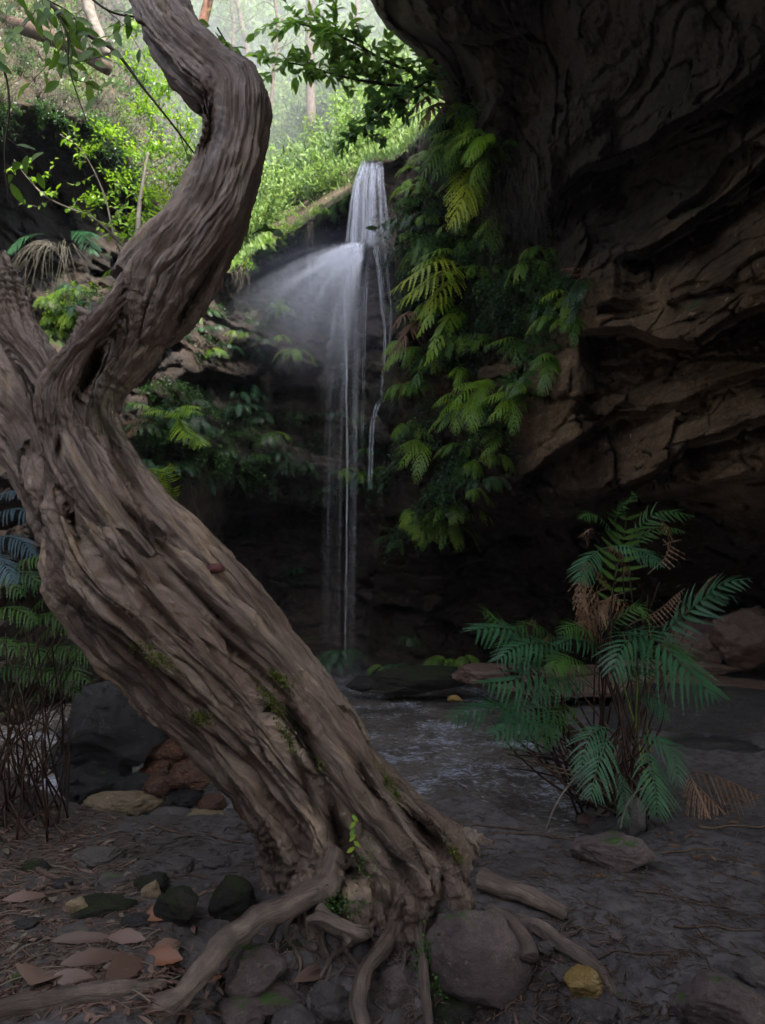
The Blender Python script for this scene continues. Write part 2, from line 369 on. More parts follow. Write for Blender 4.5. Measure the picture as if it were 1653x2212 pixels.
# ================================================================== STREAM
def water_mat():
    m, t = new_mat('stream_water'); b = NB(t)
    co = b.coords(scale=(1., .9, 1)); f = b.noise(co, 6, 6, .6, 1.2); g = b.noise(b.coords(scale=(1, .8, 1)), 26, 5, .6, .8)
    n = b.bump(g, .03, 1., b.bump(f, .10, 1.))
    col = b.ramp(b.noise(b.coords(), 1.6, 4), [(.35, (.06, .048, .038)), (.6, (.16, .135, .112))])
    foam_glint = b.math('MULTIPLY', b.noise(co, 2, 4, .6), b.noise(b.coords(scale=(1., 1.3, 1)), 20, 5, .65, .6))  # froth and pale blue glints painted into the water colour
    col = b.mix(b.ramp(foam_glint, [(.25, 0.), (.40, .75)]), col, (.62, .66, .80))
    b.out(b.princ(col, .06, n, 1.)); return m
M_WATER = water_mat()
def water_z(X, Y):
    p = np.stack([X*2.2, Y*1.3, 0*X], -1)
    return -.125+.024*fbm(p*1.6, 3)+.016*fbm(p*4.5, 2)-.04*ss(5.2, 4.4, Y+.3*X)*ss(.1, -.3, X)-.10*ss(4.6, 3.7, Y)*ss(-.2, -.6, X)
structure('stream', *grid_surface(np.linspace(-4.5, 2.6, 300), np.linspace(3.1, 11, 340), water_z), M_WATER)
# ================================================================== CLIFFS (relief sheets with real depth)
def tab(rows, cols, T, py, px):
    T = np.asarray(T, float); r = np.interp(py, rows, np.arange(len(rows))); c = np.interp(px, cols, np.arange(len(cols)))
    i = np.clip(r.astype(int), 0, len(rows)-2); j = np.clip(c.astype(int), 0, len(cols)-2); a = r-i; b = c-j
    a = a*a*(3-2*a)*.6+a*.4; b = b*b*(3-2*b)*.6+b*.4
    return (T[i, j]*(1-a)*(1-b)+T[i+1, j]*a*(1-b)+T[i, j+1]*(1-a)*b+T[i+1, j+1]*a*b)
def ledges(px, py, LS, jit):
    D = 0
    for pts, A, B, La, Lb in LS:
        pts = np.asarray(pts, float); yl = np.interp(px, pts[:, 0], pts[:, 1])+jit*14
        t = py-yl; e = ss(pts[0, 0]-10, pts[0, 0]+50, px)*(1-ss(pts[-1, 0]-50, pts[-1, 0]+10, px) if pts[-1, 0] < 1600 else 1)
        D = D+e*np.where(t > 0, A*np.exp(-np.maximum(t, 0)/La)*ss(0, 16, t), -B*np.exp(np.minimum(t, 0)/Lb)*ss(0, -8, t))
    return D
# right overhanging wall: its left silhouette, its base depth, its ledges
def RL(py): return np.interp(py, [-1400, 0, 60, 110, 160, 215, 330, 450, 700, 900, 1100, 1300, 1600], [560, 800, 835, 895, 925, 962, 900, 855, 850, 835, 830, 800, 790])
R_rows = [-1600, -400, 0, 200, 450, 700, 900, 1050, 1150, 1300, 1450, 1620]
R_cols = [780, 950, 1100, 1300, 1500, 1653, 2000, 2600, 3400]
R_T = [[1.9, 1.9, 1.8, 1.7, 1.6, 1.5, 1.3, 1.1, .8],
       [3.9, 3.9, 3.7, 3.3, 2.9, 2.6, 2.1, 1.6, 1.1],
       [5.2, 5.2, 4.9, 4.3, 3.7, 3.3, 2.6, 1.9, 1.3],
       [6.2, 6.0, 5.6, 4.8, 4.1, 3.7, 2.9, 2.0, 1.4],
       [8.4, 7.6, 6.7, 5.3, 4.5, 4.0, 3.1, 2.1, 1.5],
       [8.6, 7.9, 6.9, 5.4, 4.5, 4.05, 3.2, 2.2, 1.5],
       [8.7, 8.1, 6.9, 5.6, 4.8, 4.3, 3.4, 2.3, 1.6],
       [8.8, 8.2, 7.2, 5.9, 5.2, 4.8, 3.7, 2.4, 1.7],
       [9.0, 8.7, 8.1, 7.2, 6.6, 6.1, 4.8, 3.0, 2.0],
       [9.3, 9.4, 9.4, 9.0, 8.4, 7.9, 6.4, 4.0, 2.5],
       [9.3, 9.4, 9.5, 9.2, 8.6, 8.1, 6.6, 4.2, 2.6],
       [9.0, 9.0, 9.0, 8.8, 8.3, 7.8, 6.4, 4.2, 2.6]]
R_L = [([(1145, 480), (1190, 430), (1250, 372), (1330, 340), (1430, 292), (1520, 250), (1653, 150), (2300, -250)], .8, .25, 150, 120),
       ([(1330, 560), (1400, 545), (1470, 500), (1560, 420), (1653, 345), (2300, 40)], .7, .22, 90, 90),
       ([(1250, 710), (1376, 712), (1440, 735), (1500, 740), (1560, 705), (1653, 662), (2300, 480)], 1.0, .32, 150, 120),
       ([(1106, 1048), (1180, 1000), (1276, 938), (1336, 893), (1420, 880), (1653, 800)], .45, .2, 70, 90),
       ([(1290, 1060), (1351, 1048), (1416, 1023), (1486, 953), (1653, 898), (2300, 700)], .8, .28, 110, 90),
       ([(960, 1190), (1100, 1145), (1300, 1105), (1500, 1060), (1653, 1020), (2300, 900)], .5, .12, 140, 80)]
def R_noise(V, k=1.):
    q = V*np.array([1, 1, 1.]); s = V@np.array([[.8, 0, .0], [0, .8, .0], [0, 0, 2.6]])
    R_ = V@np.array([[1., 0, .12], [0, 1., -.10], [.2, .1, 1.]]); wp = np.stack([fbm(V*1.6, 3), fbm(V*1.6+9, 3), fbm(V*1.6+21, 3)], -1)
    h1, c1 = slabs(R_*np.array([.75, .75, 1.7])+wp*.13); h2, c2 = slabs(R_*np.array([2.2, 2.2, 4.6])+wp*.22+7, 3); h3, c3 = slabs(R_*np.array([7., 7., 12.])+wp*.6+3, 5)
    return .26*fbm(q*.8, 3)+.36*h1-.05*np.exp(-(c1/.05)**2)+.10*h2-.012*np.exp(-(c2/.06)**2)+.025*h3+.045*fbm(V*6, 4)+.012*fbm(V*28, 3)
def R_depth(px, py):
    px, py = np.asarray(px, float), np.asarray(py, float)
    j = fbm(np.stack([px*.006, py*.006, 0*px], -1), 4)*1.6
    d = tab(R_rows, R_cols, R_T, py, px)+ledges(px, py, R_L, j)*np.interp(px, [900, 1300, 1653], [1.3, 1., .8])
    u = np.clip(px-RL(py), 0, 400); d = d+1.5*(1-np.sqrt(np.clip(u/110, 0, 1)))*np.interp(py, [200, 300], [1, .35])
    V = P(px, py, d); n = R_noise(V); return d-n*np.clip((d)*.2, .35, 1.1)
def relief(fn, X, Y):
    D = fn(X, Y); V = P(X, Y, D).reshape(-1, 3); ny, nx = X.shape
    i, j = np.meshgrid(np.arange(nx-1), np.arange(ny-1)); a = (j*nx+i).ravel()
    return V, np.stack([a, a+nx, a+1+nx, a+1], -1)
vy = np.concatenate([np.linspace(-1600, -20, 120), np.linspace(-16, 1620, 430)])
uu = np.concatenate([np.linspace(0, .05, 30)[:-1], np.linspace(.05, .36, 250)[:-1], np.linspace(.36, 1, 90)])
XX = RL(vy)[:, None]+uu[None]*(3400-RL(vy)[:, None]); YY = np.repeat(vy[:, None], len(uu), 1)
XX = XX+6*fbm(np.stack([YY*.02, XX*.004, 0*XX], -1), 3)*(uu[None] < .3)
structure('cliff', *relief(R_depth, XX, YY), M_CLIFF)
# back wall under the rim of the fall, and the left recess
RIM = [(-900, 60), (-200, 150), (0, 225), (120, 235), (250, 300), (330, 430), (420, 560), (500, 590), (560, 535), (650, 488), (700, 452), (760, 415), (795, 350), (850, 345), (900, 300), (1200, 200)]
def rimy(px): return np.interp(px, *zip(*RIM))
B_rows = [200, 450, 600, 760, 850, 1020, 1150, 1300, 1450, 1620]
B_cols = [-900, 0, 150, 300, 500, 700, 860, 1200]
B_T = [[3.6, 5.4, 6.2, 7.6, 8.6, 9.0, 9.0, 9.6],
       [3.8, 6.2, 7.2, 8.0, 8.8, 9.1, 9.0, 9.6],
       [3.8, 6.4, 7.0, 7.6, 8.8, 9.3, 9.0, 9.6],
       [3.8, 5.6, 6.2, 7.2, 8.5, 9.3, 9.2, 9.6],
       [3.8, 5.6, 6.4, 7.4, 8.7, 9.5, 9.3, 9.6],
       [3.8, 5.6, 6.6, 7.6, 8.8, 9.4, 9.2, 9.6],
       [3.9, 6.0, 7.2, 8.4, 9.6, 10., 9.8, 10],
       [4.0, 6.4, 7.6, 8.8, 9.9, 10.4, 10.2, 10.4],
       [4.0, 6.4, 7.6, 8.8, 9.9, 10.4, 10.2, 10.4],
       [4.0, 6.4, 7.4, 8.5, 9.2, 9.8, 9.8, 10]]
B_L = [([(380, 812), (470, 818), (560, 828), (640, 800)], .5, .1, 60, 50),
       ([(-300, 500), (60, 640), (180, 700), (300, 760)], .3, .3, 80, 60),
       ([(440, 1095), (520, 1098), (620, 1085), (760, 1060)], .7, .18, 110, 50),
       ([(560, 1250), (700, 1235), (860, 1240)], .15, .05, 40, 40)]
def B_depth(px, py):
    px, py = np.asarray(px, float), np.asarray(py, float); j = fbm(np.stack([px*.007, py*.007, 0*px+3], -1), 4)*1.6
    ry = rimy(px); t = py-ry
    d = tab(B_rows, B_cols, B_T, np.maximum(py, 200), px)+ledges(px, py, B_L, j)
    und = ss(0, 26, t)*np.interp(px, [-900, 0, 100, 300, 420, 500, 760, 800, 880], [.6, 1.2, 1.3, .8, .4, .7, .7, .15, .1])*np.exp(-np.maximum(t-60, 0)/260)
    top = np.clip(-t, 0, None)
    up = d+np.interp(px, [-900, 0, 300, 500, 800, 1200], [.006, .008, .03, .05, .075, .075])*top**1.12*np.interp(top, [0, 200, 900], [.7, 1, .5])
    dd = np.where(t > 0, d+und, up); V = P(px, py, dd)
    return dd-np.where(t > 0, R_noise(V)*.9, (.22*fbm(V*.9, 4)+.05*fbm(V*5, 3))*np.clip(dd/9, 1, 2.2))
bx = np.concatenate([np.linspace(-1500, -20, 60), np.linspace(-16, 1300, 400)])
by = np.concatenate([np.linspace(-900, -12, 80), np.linspace(-8, 1640, 440)])
X, Y = np.meshgrid(bx, by); Vb, Qb = relief(B_depth, X, Y)
cx, cy_ = X.ravel()[Qb].mean(1), Y.ravel()[Qb].mean(1); above = cy_ < rimy(cx)+4
def sub(V, Q):
    u, inv = np.unique(Q, return_inverse=True); return V[u], inv.reshape(Q.shape)
m, t = new_mat('hillside_soil'); b = NB(t); co = b.coords()
col = b.ramp(b.noise(co, .5, 7, .65), [(.36, (.06, .045, .032)), (.5, (.11, .08, .055)), (.62, (.15, .11, .075))])
col = b.mix(b.ramp(b.noise(co, 8, 6, .7), [(.4, .7), (.6, 0.)]), col, (.07, .06, .035))
b.out(b.princ(col, .9, b.bump(b.noise(co, 5, 8, .75), .12), .15)); M_HILL = m
structure('hillside', *sub(Vb, Qb[above]), M_HILL)
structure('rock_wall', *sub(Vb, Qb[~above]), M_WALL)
# unseen slab over and behind the camera, added to block sun and sky
def blocker_slab(U, W):
    y = -11+W*13.2; x = .55-.9*ss(1.9, .4, y)+U*15; th = 0
    z = 5.0+.25*(x-.5)*0+.9*ss(2.5, .4, x)+.5*fbm(np.stack([x*.4, y*.4, 0*x], -1), 4)+.15*np.clip(1.5-y, 0, 9)
    return x+.5*fbm(np.stack([y*.5, 0*y, 0*y], -1), 3)*(1-U), y, z
U, W = np.meshgrid(np.linspace(0, 1, 60), np.linspace(0, 1, 60)); x, y, z = blocker_slab(U, W)
Vr = np.stack([x, y, z], -1).reshape(-1, 3); Vt = Vr+np.array([0, 0, 2.8])+.3*fbm(Vr*.6, 3)[:, None]; Vt[:, 2] += 9*ss(1.0, 3.5, Vt[:, 0])
i, j = np.meshgrid(np.arange(59), np.arange(59)); a = (j*60+i).ravel(); Q1 = np.stack([a, a+60, a+61, a+1], -1)
ring = np.concatenate([np.arange(59), 59+60*np.arange(59), 60*59+59-np.arange(59), 60*(59-np.arange(59))]); r2 = np.roll(ring, -1)
structure('overhang_blocker', np.concatenate([Vr, Vt]), np.concatenate([Q1, Q1[:, ::-1]+3600, np.stack([ring, r2, r2+3600, ring+3600], -1)]), M_CLIFF)
# unseen wall left of and behind the camera, added to cut low sky light
U, W = np.meshgrid(np.linspace(0, 1, 120), np.linspace(0, 1, 50)); an = math.radians(155)+U*math.radians(165)
rr_ = 5.2+1.2*U+.9*fbm(np.stack([U*8, W*2, 0*U], -1), 4)+1.6*W**2; Vg = np.stack([rr_*np.cos(an), rr_*np.sin(an)*1.25, -.4+W*6.2+.5*fbm(np.stack([U*9, W*0, 0*U+5], -1), 3)*W], -1).reshape(-1, 3)
i, j = np.meshgrid(np.arange(119), np.arange(49)); a = (j*120+i).ravel(); structure('sky_blocker_wall', Vg, np.stack([a, a+1, a+121, a+120], -1), M_WALL)
# ================================================================== LEANING TREE
def spine(rows, n):
    """rows of (px, py, depth, radius px) -> world centres and radii"""
    r = np.array(rows, float); W = P(r[:, 0], r[:, 1], r[:, 2]); R = r[:, 3]*r[:, 2]/F
    C = cr(np.column_stack([W, R]), n); return C[:, :3], C[:, 3]
S_MAIN = spine([(125, 985, 2.42, 72), (160, 1070, 2.38, 88), (215, 1160, 2.36, 122), (300, 1275, 2.36, 150), (432, 1400, 2.4, 154), (552, 1522, 2.44, 150), (660, 1650, 2.47, 148), (752, 1780, 2.5, 162), (808, 1885, 2.5, 205), (830, 1990, 2.5, 262), (850, 2080, 2.48, 285)], 150)
S_UP = spine([(315, -90, 3.0, 60), (335, -20, 2.92, 66), (385, 90, 2.8, 68), (450, 160, 2.72, 72), (506, 212, 2.66, 76), (514, 290, 2.62, 70), (498, 370, 2.6, 72), (470, 450, 2.58, 78), (420, 530, 2.55, 84), (358, 615, 2.52, 92), (340, 655, 2.5, 86), (318, 703, 2.5, 70), (292, 750, 2.51, 54), (262, 800, 2.52, 44), (236, 845, 2.52, 38), (224, 890, 2.50, 35), (228, 932, 2.47, 37), (250, 980, 2.44, 44), (310, 1070, 2.38, 52), (390, 1165, 2.36, 62), (484, 1275, 2.40, 72), (568, 1380, 2.45, 74), (655, 1498, 2.48, 74), (742, 1620, 2.5, 70), (825, 1745, 2.50, 68), (915, 1870, 2.46, 68), (1000, 1985, 2.42, 66)], 210)
S_A = spine([(310, 600, 2.46, 44), (265, 652, 2.42, 36), (226, 698, 2.40, 31), (186, 742, 2.38, 29), (148, 787, 2.37, 35), (122, 842, 2.36, 41), (122, 895, 2.35, 46), (140, 950, 2.36, 58), (190, 1050, 2.30, 66), (265, 1160, 2.27, 66), (370, 1290, 2.27, 62), (470, 1420, 2.31, 58), (570, 1540, 2.34, 56), (670, 1670, 2.36, 56), (770, 1810, 2.38, 58), (850, 1930, 2.38, 56), (900, 2010, 2.38, 50)], 140)
S_L = spine([(-260, 200, 3.0, 88), (-140, 480, 2.8, 92), (-60, 700, 2.68, 98), (-5, 830, 2.6, 98), (75, 950, 2.55, 80), (128, 1050, 2.5, 78), (176, 1150, 2.46, 80), (252, 1290, 2.44, 82), (378, 1435, 2.5, 80), (505, 1572, 2.52, 74), (598, 1705, 2.52, 70), (645, 1840, 2.46, 76), (645, 1960, 2.42, 90)], 140)
S_L2 = spine([(-30, 560, 2.7, 50), (10, 650, 2.64, 54), (50, 740, 2.56, 48), (100, 800, 2.48, 40), (130, 860, 2.44, 40)], 40)
S_BK = spine([(250, 690, 2.80, 56), (205, 780, 2.86, 70), (165, 870, 2.80, 70), (150, 960, 2.64, 60)], 40)   # wood at the back of the hollow
SP = [S_MAIN, S_UP, S_A, S_L, S_L2, S_BK]
mb = MB()
for C, R in SP: mb.add(*tube(C, R, 28))
# muscle-like strands wound along the main body
C, R = S_MAIN; T, N, B_ = frames(C); L = np.linspace(0, 1, len(C))
ST = [(-1.9, .62, .26, .6), (-1.3, .80, .25, .55), (-.75, .84, .20, .45), (-.25, .85, .24, .5), (.25, .84, .19, .55), (.72, .86, .24, .5), (1.2, .84, .20, .4), (1.75, .80, .25, .3), (2.4, .8, .3, .2), (3.1, .8, .3, .2), (3.9, .8, .3, .2)]
view = -P(826, 1500, 1.) + CO; strands = []
for k, (a0, rr, r2, tw) in enumerate(ST):
    # angle measured from the direction towards the viewer
    vd = CO-C; vd -= T*np.sum(vd*T, 1)[:, None]; vd /= np.linalg.norm(vd, axis=1)[:, None]; sd_ = np.cross(T, vd)
    wob = .16*np.sin(L*7+k*1.9)+.08*np.sin(L*17+k)
    a = a0+wob+tw*(L-.45)
    flare = 1+.16*ss(.78, 1, L)
    Ck = C+(np.cos(a)[:, None]*vd+np.sin(a)[:, None]*sd_)*(R*rr*flare)[:, None]
    Rk = R*r2*(1+.22*np.sin(L*11+k*2.3))
    s0 = [0, 20, 34, 0, 26, 10, 30, 0, 0, 0, 0][k]
    strands.append((Ck[s0:], Rk[s0:])); mb.add(*tube(Ck[s0:], Rk[s0:], 16))
# buttresses spreading at the foot, with hollows between them
BUT = [[(600, 1760, 2.45, 40), (610, 1870, 2.42, 52), (590, 1960, 2.38, 62), (575, 2040, 2.36, 60)],
       [(650, 1700, 2.34, 40), (690, 1790, 2.30, 44), (700, 1880, 2.24, 52), (670, 1940, 2.20, 50), (640, 2010, 2.2, 44)],
       [(700, 1700, 2.32, 34), (770, 1810, 2.28, 38), (825, 1900, 2.24, 38), (862, 1985, 2.22, 34), (870, 2060, 2.22, 30)],
       [(760, 1690, 2.38, 36), (840, 1800, 2.34, 38), (905, 1890, 2.32, 40), (960, 1960, 2.32, 42), (1000, 2030, 2.34, 40)],
       [(815, 1750, 2.40, 32), (880, 1830, 2.36, 32), (945, 1905, 2.34, 36), (1000, 1965, 2.32, 36), (1050, 2020, 2.30, 32)],
       [(740, 1880, 2.2, 26), (762, 1950, 2.18, 40), (760, 2020, 2.2, 44)],
       [(890, 1790, 2.50, 38), (965, 1890, 2.46, 36), (1040, 1965, 2.40, 32), (1100, 2010, 2.36, 26)]]
for q in BUT:
    s = spine(q, 40); SP.append(s); mb.add(*tube(*s, 16))
V, Q, _ = mb.get(); me = make_mesh('raw', V, Q); ob = link('raw', me)
md = ob.modifiers.new('r', 'REMESH'); md.mode = 'VOXEL'; md.voxel_size = .0065
md = ob.modifiers.new('s', 'SMOOTH'); md.factor = .5; md.iterations = 3
dg = bpy.context.evaluated_depsgraph_get(); me2 = bpy.data.meshes.new_from_object(ob.evaluated_get(dg))
bpy.data.objects.remove(ob); bpy.data.meshes.remove(me)
V = np.empty(len(me2.vertices)*3, 'f'); me2.vertices.foreach_get('co', V); V = V.reshape(-1, 3).astype(float)
Q = np.empty(len(me2.loops), 'i'); me2.loops.foreach_get('vertex_index', Q); Q = Q.reshape(-1, 4)
bpy.data.meshes.remove(me2)
# grain coordinates: straightened position along the nearest spine
allC = []; allF = []; 
def grain_of(V, spines):
    best = np.full(len(V), 1e9); g = np.zeros((len(V), 3)); global RAD; RAD = np.zeros(len(V))
    for k, (C, R) in enumerate(spines):
        T, N, B = frames(C); S = np.concatenate([[0], np.cumsum(np.linalg.norm(np.diff(C, axis=0), axis=1))])
        for a in range(0, len(V), 20000):
            v = V[a:a+20000]; d2 = ((v[:, None]-C[None])**2).sum(-1)/(R[None]**2+1e-9)
            i = d2.argmin(1); dd = d2[np.arange(len(v)), i]; up = dd < best[a:a+20000]
            o = v-C[i]; al = (o*T[i]).sum(1)
            gg = np.column_stack([(o*N[i]).sum(1), (o*B[i]).sum(1), S[i]+al])
            bb = best[a:a+20000]; bb[up] = dd[up]; best[a:a+20000] = bb
            g[a:a+20000][up] = gg[up]; RAD[a:a+20000][up] = R[i][up]
    return g
gr = grain_of(V, [SP[0], SP[1], SP[3], SP[4], SP[2]])
def bark_disp(V, Q, gr, amp=1.):
    Nn = vnormals(V, Q)
    g1 = gr*np.array([1, 1, .10]); wv = .25*fbm(gr*np.array([3, 3, 1.5]), 2)[:, None]
    g0 = gr*np.array([1, 1, .055]); w1 = .35*fbm(gr*np.array([2, 2, 1.2]), 3)[:, None]
    big = np.clip((RAD-.06)/.2, .12, 1); h = .055*bil(g0*5.5+w1, 1)*big+.034*bil(g0*12+w1*1.5+5, 1)*np.sqrt(big)+.018*bil(g1*26+wv+7, 2)+.010*bil(gr*np.array([1, 1, .08])*70+3, 2)-.030*big-.018*np.sqrt(big)
    cxx = pn(gr*np.array([1, 1, .06])*8+w1*1.5+31)
    h = h-.010-.036*np.sqrt(big)*np.exp(-(cxx/.045)**2)*ss(-.2, .3, pn(gr*3+9))
    h = h+.010*fbm(V*6, 3)+.0035*fbm(gr*np.array([1, 1, .4])*60, 2)
    mk = sum(np.exp(-((V-P(a, b_, c))**2).sum(1)/r_**2) for a, b_, c, r_ in [(232, 840, 2.45, .09), (465, 300, 2.55, .10), (0, 640, 2.6, .16), (600, 1830, 2.35, .16), (640, 1560, 2.3, .1)])
    cross = np.sin(gr[:, 2]*170+4*fbm(V*9, 2)+2*pn(V*30))*(np.clip(mk, 0, 1)*.0045+ss(.22, .42, pn(V*2.6+40))*.0015)   # crosswise wrinkles in places
    return V+Nn*((h-.016+cross)*amp)[:, None]
# carve the hollow between the two stems and slots at the foot
def carve(V, Q, px, py, d, rx, ry, ang, depth):
    Nn = vnormals(V, Q); c = P(px, py, d); w = V-CO; dep = w@CF; x = 826.5+F*(w@CR)/dep; y = 1106-F*(w@CU)/dep
    ca, sa = math.cos(ang), math.sin(ang); u = (x-px)*ca+(y-py)*sa; v = -(x-px)*sa+(y-py)*ca
    fac = np.exp(-(u/rx)**2-(v/ry)**2)*(np.abs(dep-d) < .35)*np.clip(-(Nn@CF)*2.5, 0, 1)
    ray = w/np.linalg.norm(w, axis=1)[:, None]
    return V+ray*(fac*depth)[:, None]
V = bark_disp(V, Q, gr)
for a in [(738, 1822, 2.4, 13, 75, -.30, .20), (925, 1805, 2.5, 13, 62, -.72, .16), (240, 905+40, 2.4, 9, 60, -.5, .06), (128, 965, 2.35, 7, 26, 0, .06),
          (655, 1590, 2.35, 11, 90, -.50, .09), (545, 1440, 2.32, 10, 85, -.85, .07), (270, 1010, 2.3, 7, 90, -.55, .06), (452, 272, 2.6, 20, 62, .1, .12), (345, 1180, 2.3, 9, 110, -.75, .07), (450, 1310, 2.3, 8, 120, -.78, .08), (255, 1330, 2.3, 10, 110, -.8, .07), (420, 640, 2.5, 9, 90, .55, .05), (160, 1130, 2.3, 8, 60, -.3, .07),
          (795, 1690, 2.4, 9, 90, -.6, .07), (350, 1330, 2.3, 8, 120, -.75, .05), (880, 1900, 2.35, 10, 60, -.6, .09), (660, 1700, 2.3, 8, 90, -.35, .05), (200, 800, 2.42, 13, 62, .42, .16)]:
    V = carve(V, Q, *a)
TREE = thing('tree', 'big twisted leaning tree with fluted grey brown bark and exposed roots', 'tree', G(800, 1960)[0])
part('trunk', (V, Q), M_BARK, TREE, attrs={'grain': gr})
def root(rows, seed, sm=1., name='root', parent=TREE, mat=None):
    """rows of (px, py, depth or None for the ground, radius px, lift m)"""
    pts = []
    for px, py, d, r, lift in rows:
        if d is None: q, d_ = G(px, py); 
        else: q, d_ = P(px, py, d), d
        pts.append([*(q+np.array([0, 0, lift])), .86*r*d_/F])
    C = cr(pts, 90); R = C[:, 3]; C = C[:, :3]; s = np.concatenate([[0], np.cumsum(np.linalg.norm(np.diff(C, axis=0), axis=1))])
    q = np.column_stack([s*9, 0*s+seed, 0*s]); C = C+np.column_stack([pn(q), pn(q+9), pn(q+22)])*.012*sm
    m = 20; th = np.linspace(0, 2*math.pi, m, endpoint=False)
    g = np.stack(np.broadcast_arrays(np.cos(th)[None]*R[:, None], np.sin(th)[None]*R[:, None], s[:, None]+seed*3.), -1)
    rr = R[:, None]*(1+.22*fbm(g*np.array([14, 14, 5])/1., 2)+.20*(rid(g*np.array([40, 40, 6]), 2)-.5)+.12*fbm(g*np.array([20, 20, 30]), 2))
    Vt, Qt = tube(C, rr, m); gg = np.concatenate([g.reshape(-1, 3), g[0, :1], g[-1, :1]])
    return part(name, (Vt, Qt), mat or M_ROOT, parent, attrs={'grain': gg})
root([(715, 1850, 2.26, 46, 0), (700, 1905, 2.18, 44, 0), (650, 1945, 2.12, 34, 0), (580, 1968, 2.08, 27, 0), (530, 1998, 2.03, 26, 0), (478, 2040, 1.96, 30, 0), (446, 2085, 1.9, 30, 0), (410, 2130, 1.84, 27, 0), (345, 2185, 1.77, 30, 0), (250, 2245, 1.7, 30, 0)], 1)
root([(855, 1935, 2.2, 30, 0), (858, 1990, 2.16, 24, 0), (835, 2040, 2.08, 22, 0), (800, 2078, 2.0, 20, 0), (780, 2130, 1.93, 21, 0), (775, 2180, 1.88, 22, 0), (790, 2240, 1.82, 20, 0)], 2)
root([(880, 1960, 2.2, 14, 0), (905, 1985, 2.16, 16, 0), (906, 2030, 2.08, 13, 0), (915, 2090, 2.0, 12, 0), (922, 2160, 1.9, 12, 0), (930, 2240, 1.82, 12, 0)], 3, .6)
root([(1040, 1930, None, 26, .05), (1110, 1955, None, 22, .045), (1165, 1975, None, 21, .04), (1222, 2000, None, 17, .03)], 4, .7)
root([(990, 1960, 2.30, 30, 0), (1060, 1978, 2.2, 22, 0), (1110, 1998, 2.12, 19, 0), (1138, 2036, 2.05, 19, 0), (1150, 2075, 2.0, 24, 0)], 5)
root([(1120, 2005, 2.15, 16, 0), (1155, 2020, None, 19, .025), (1200, 2047, None, 20, .025), (1255, 2080, None, 18, .02), (1300, 2112, None, 14, .015), (1332, 2148, None, 9, 0)], 6, .8)
root([(-80, 2222, None, 34, .01), (60, 2186, None, 30, .015), (160, 2170, None, 26, .015), (250, 2150, None, 24, .01), (350, 2132, None, 18, 0)], 7, .8)
root([(800, 2012, 2.12, 12, 0), (770, 2020, 2.06, 20, 0), (700, 1985, 2.04, 17, 0), (660, 1990, 2.04, 11, 0)], 8)
root([(690, 1960, 2.1, 14, 0), (735, 1995, 2.05, 16, 0), (750, 2040, 2.03, 8, 0)], 9, 1.2)
# ================================================================== PLANT BUILDERS
L_FERN = leaf_mat('wall_fern', (.09, .24, .03), (.33, .46, .05), .48)
ZUP = np.array([0, 0, 1.])
def nrm(v): v = np.asarray(v, float); return v/(np.linalg.norm(v, axis=-1, keepdims=True)+1e-12)
LEAF_T = np.array([0, .18, .42, .68, .88, 1.]); LEAF_W = np.array([.06, .62, 1., .82, .42, .02])
def leaf(mb, p, d, n, L, W, bend=.25, tint=None, fold=.25):
    """blade from p along d with face normal n"""
    d = nrm(d); n = nrm(n-d*np.dot(n, d)); s = np.cross(d, n); k = len(LEAF_T)
    mid = p+d*(LEAF_T*L)[:, None]-n*(bend*L*LEAF_T**2)[:, None]
    e = s*(LEAF_W*W/2)[:, None]; f = n*(LEAF_W*W/2*fold)[:, None]
    V = np.concatenate([mid-e+f, mid, mid+e+f]); i = np.arange(k-1)
    Q = np.concatenate([np.stack([i, i+1, i+1+k, i+k], -1), np.stack([i+k, i+1+k, i+1+2*k, i+2*k], -1)])
    mb.add(V, Q, random.random() if tint is None else tint)
def leaf2(mb, p, d, n, L, W, tint):
    """many small leaves at once: arrays of points, directions, normals"""
    d = nrm(d); n = nrm(n-d*(d*n).sum(-1, keepdims=True)); s = np.cross(d, n); L = np.asarray(L)[:, None]; W = np.asarray(W)[:, None]
    a = p; b = p+d*L*.45+s*W*.5+n*W*.12; c = p+d*L-n*L*.15; e = p+d*L*.45-s*W*.5+n*W*.12
    N = len(p); V = np.stack([a, b, c, e], 1).reshape(-1, 3); Q = np.arange(4*N).reshape(N, 4)
    mb.add(V, Q, np.repeat(tint, 4))
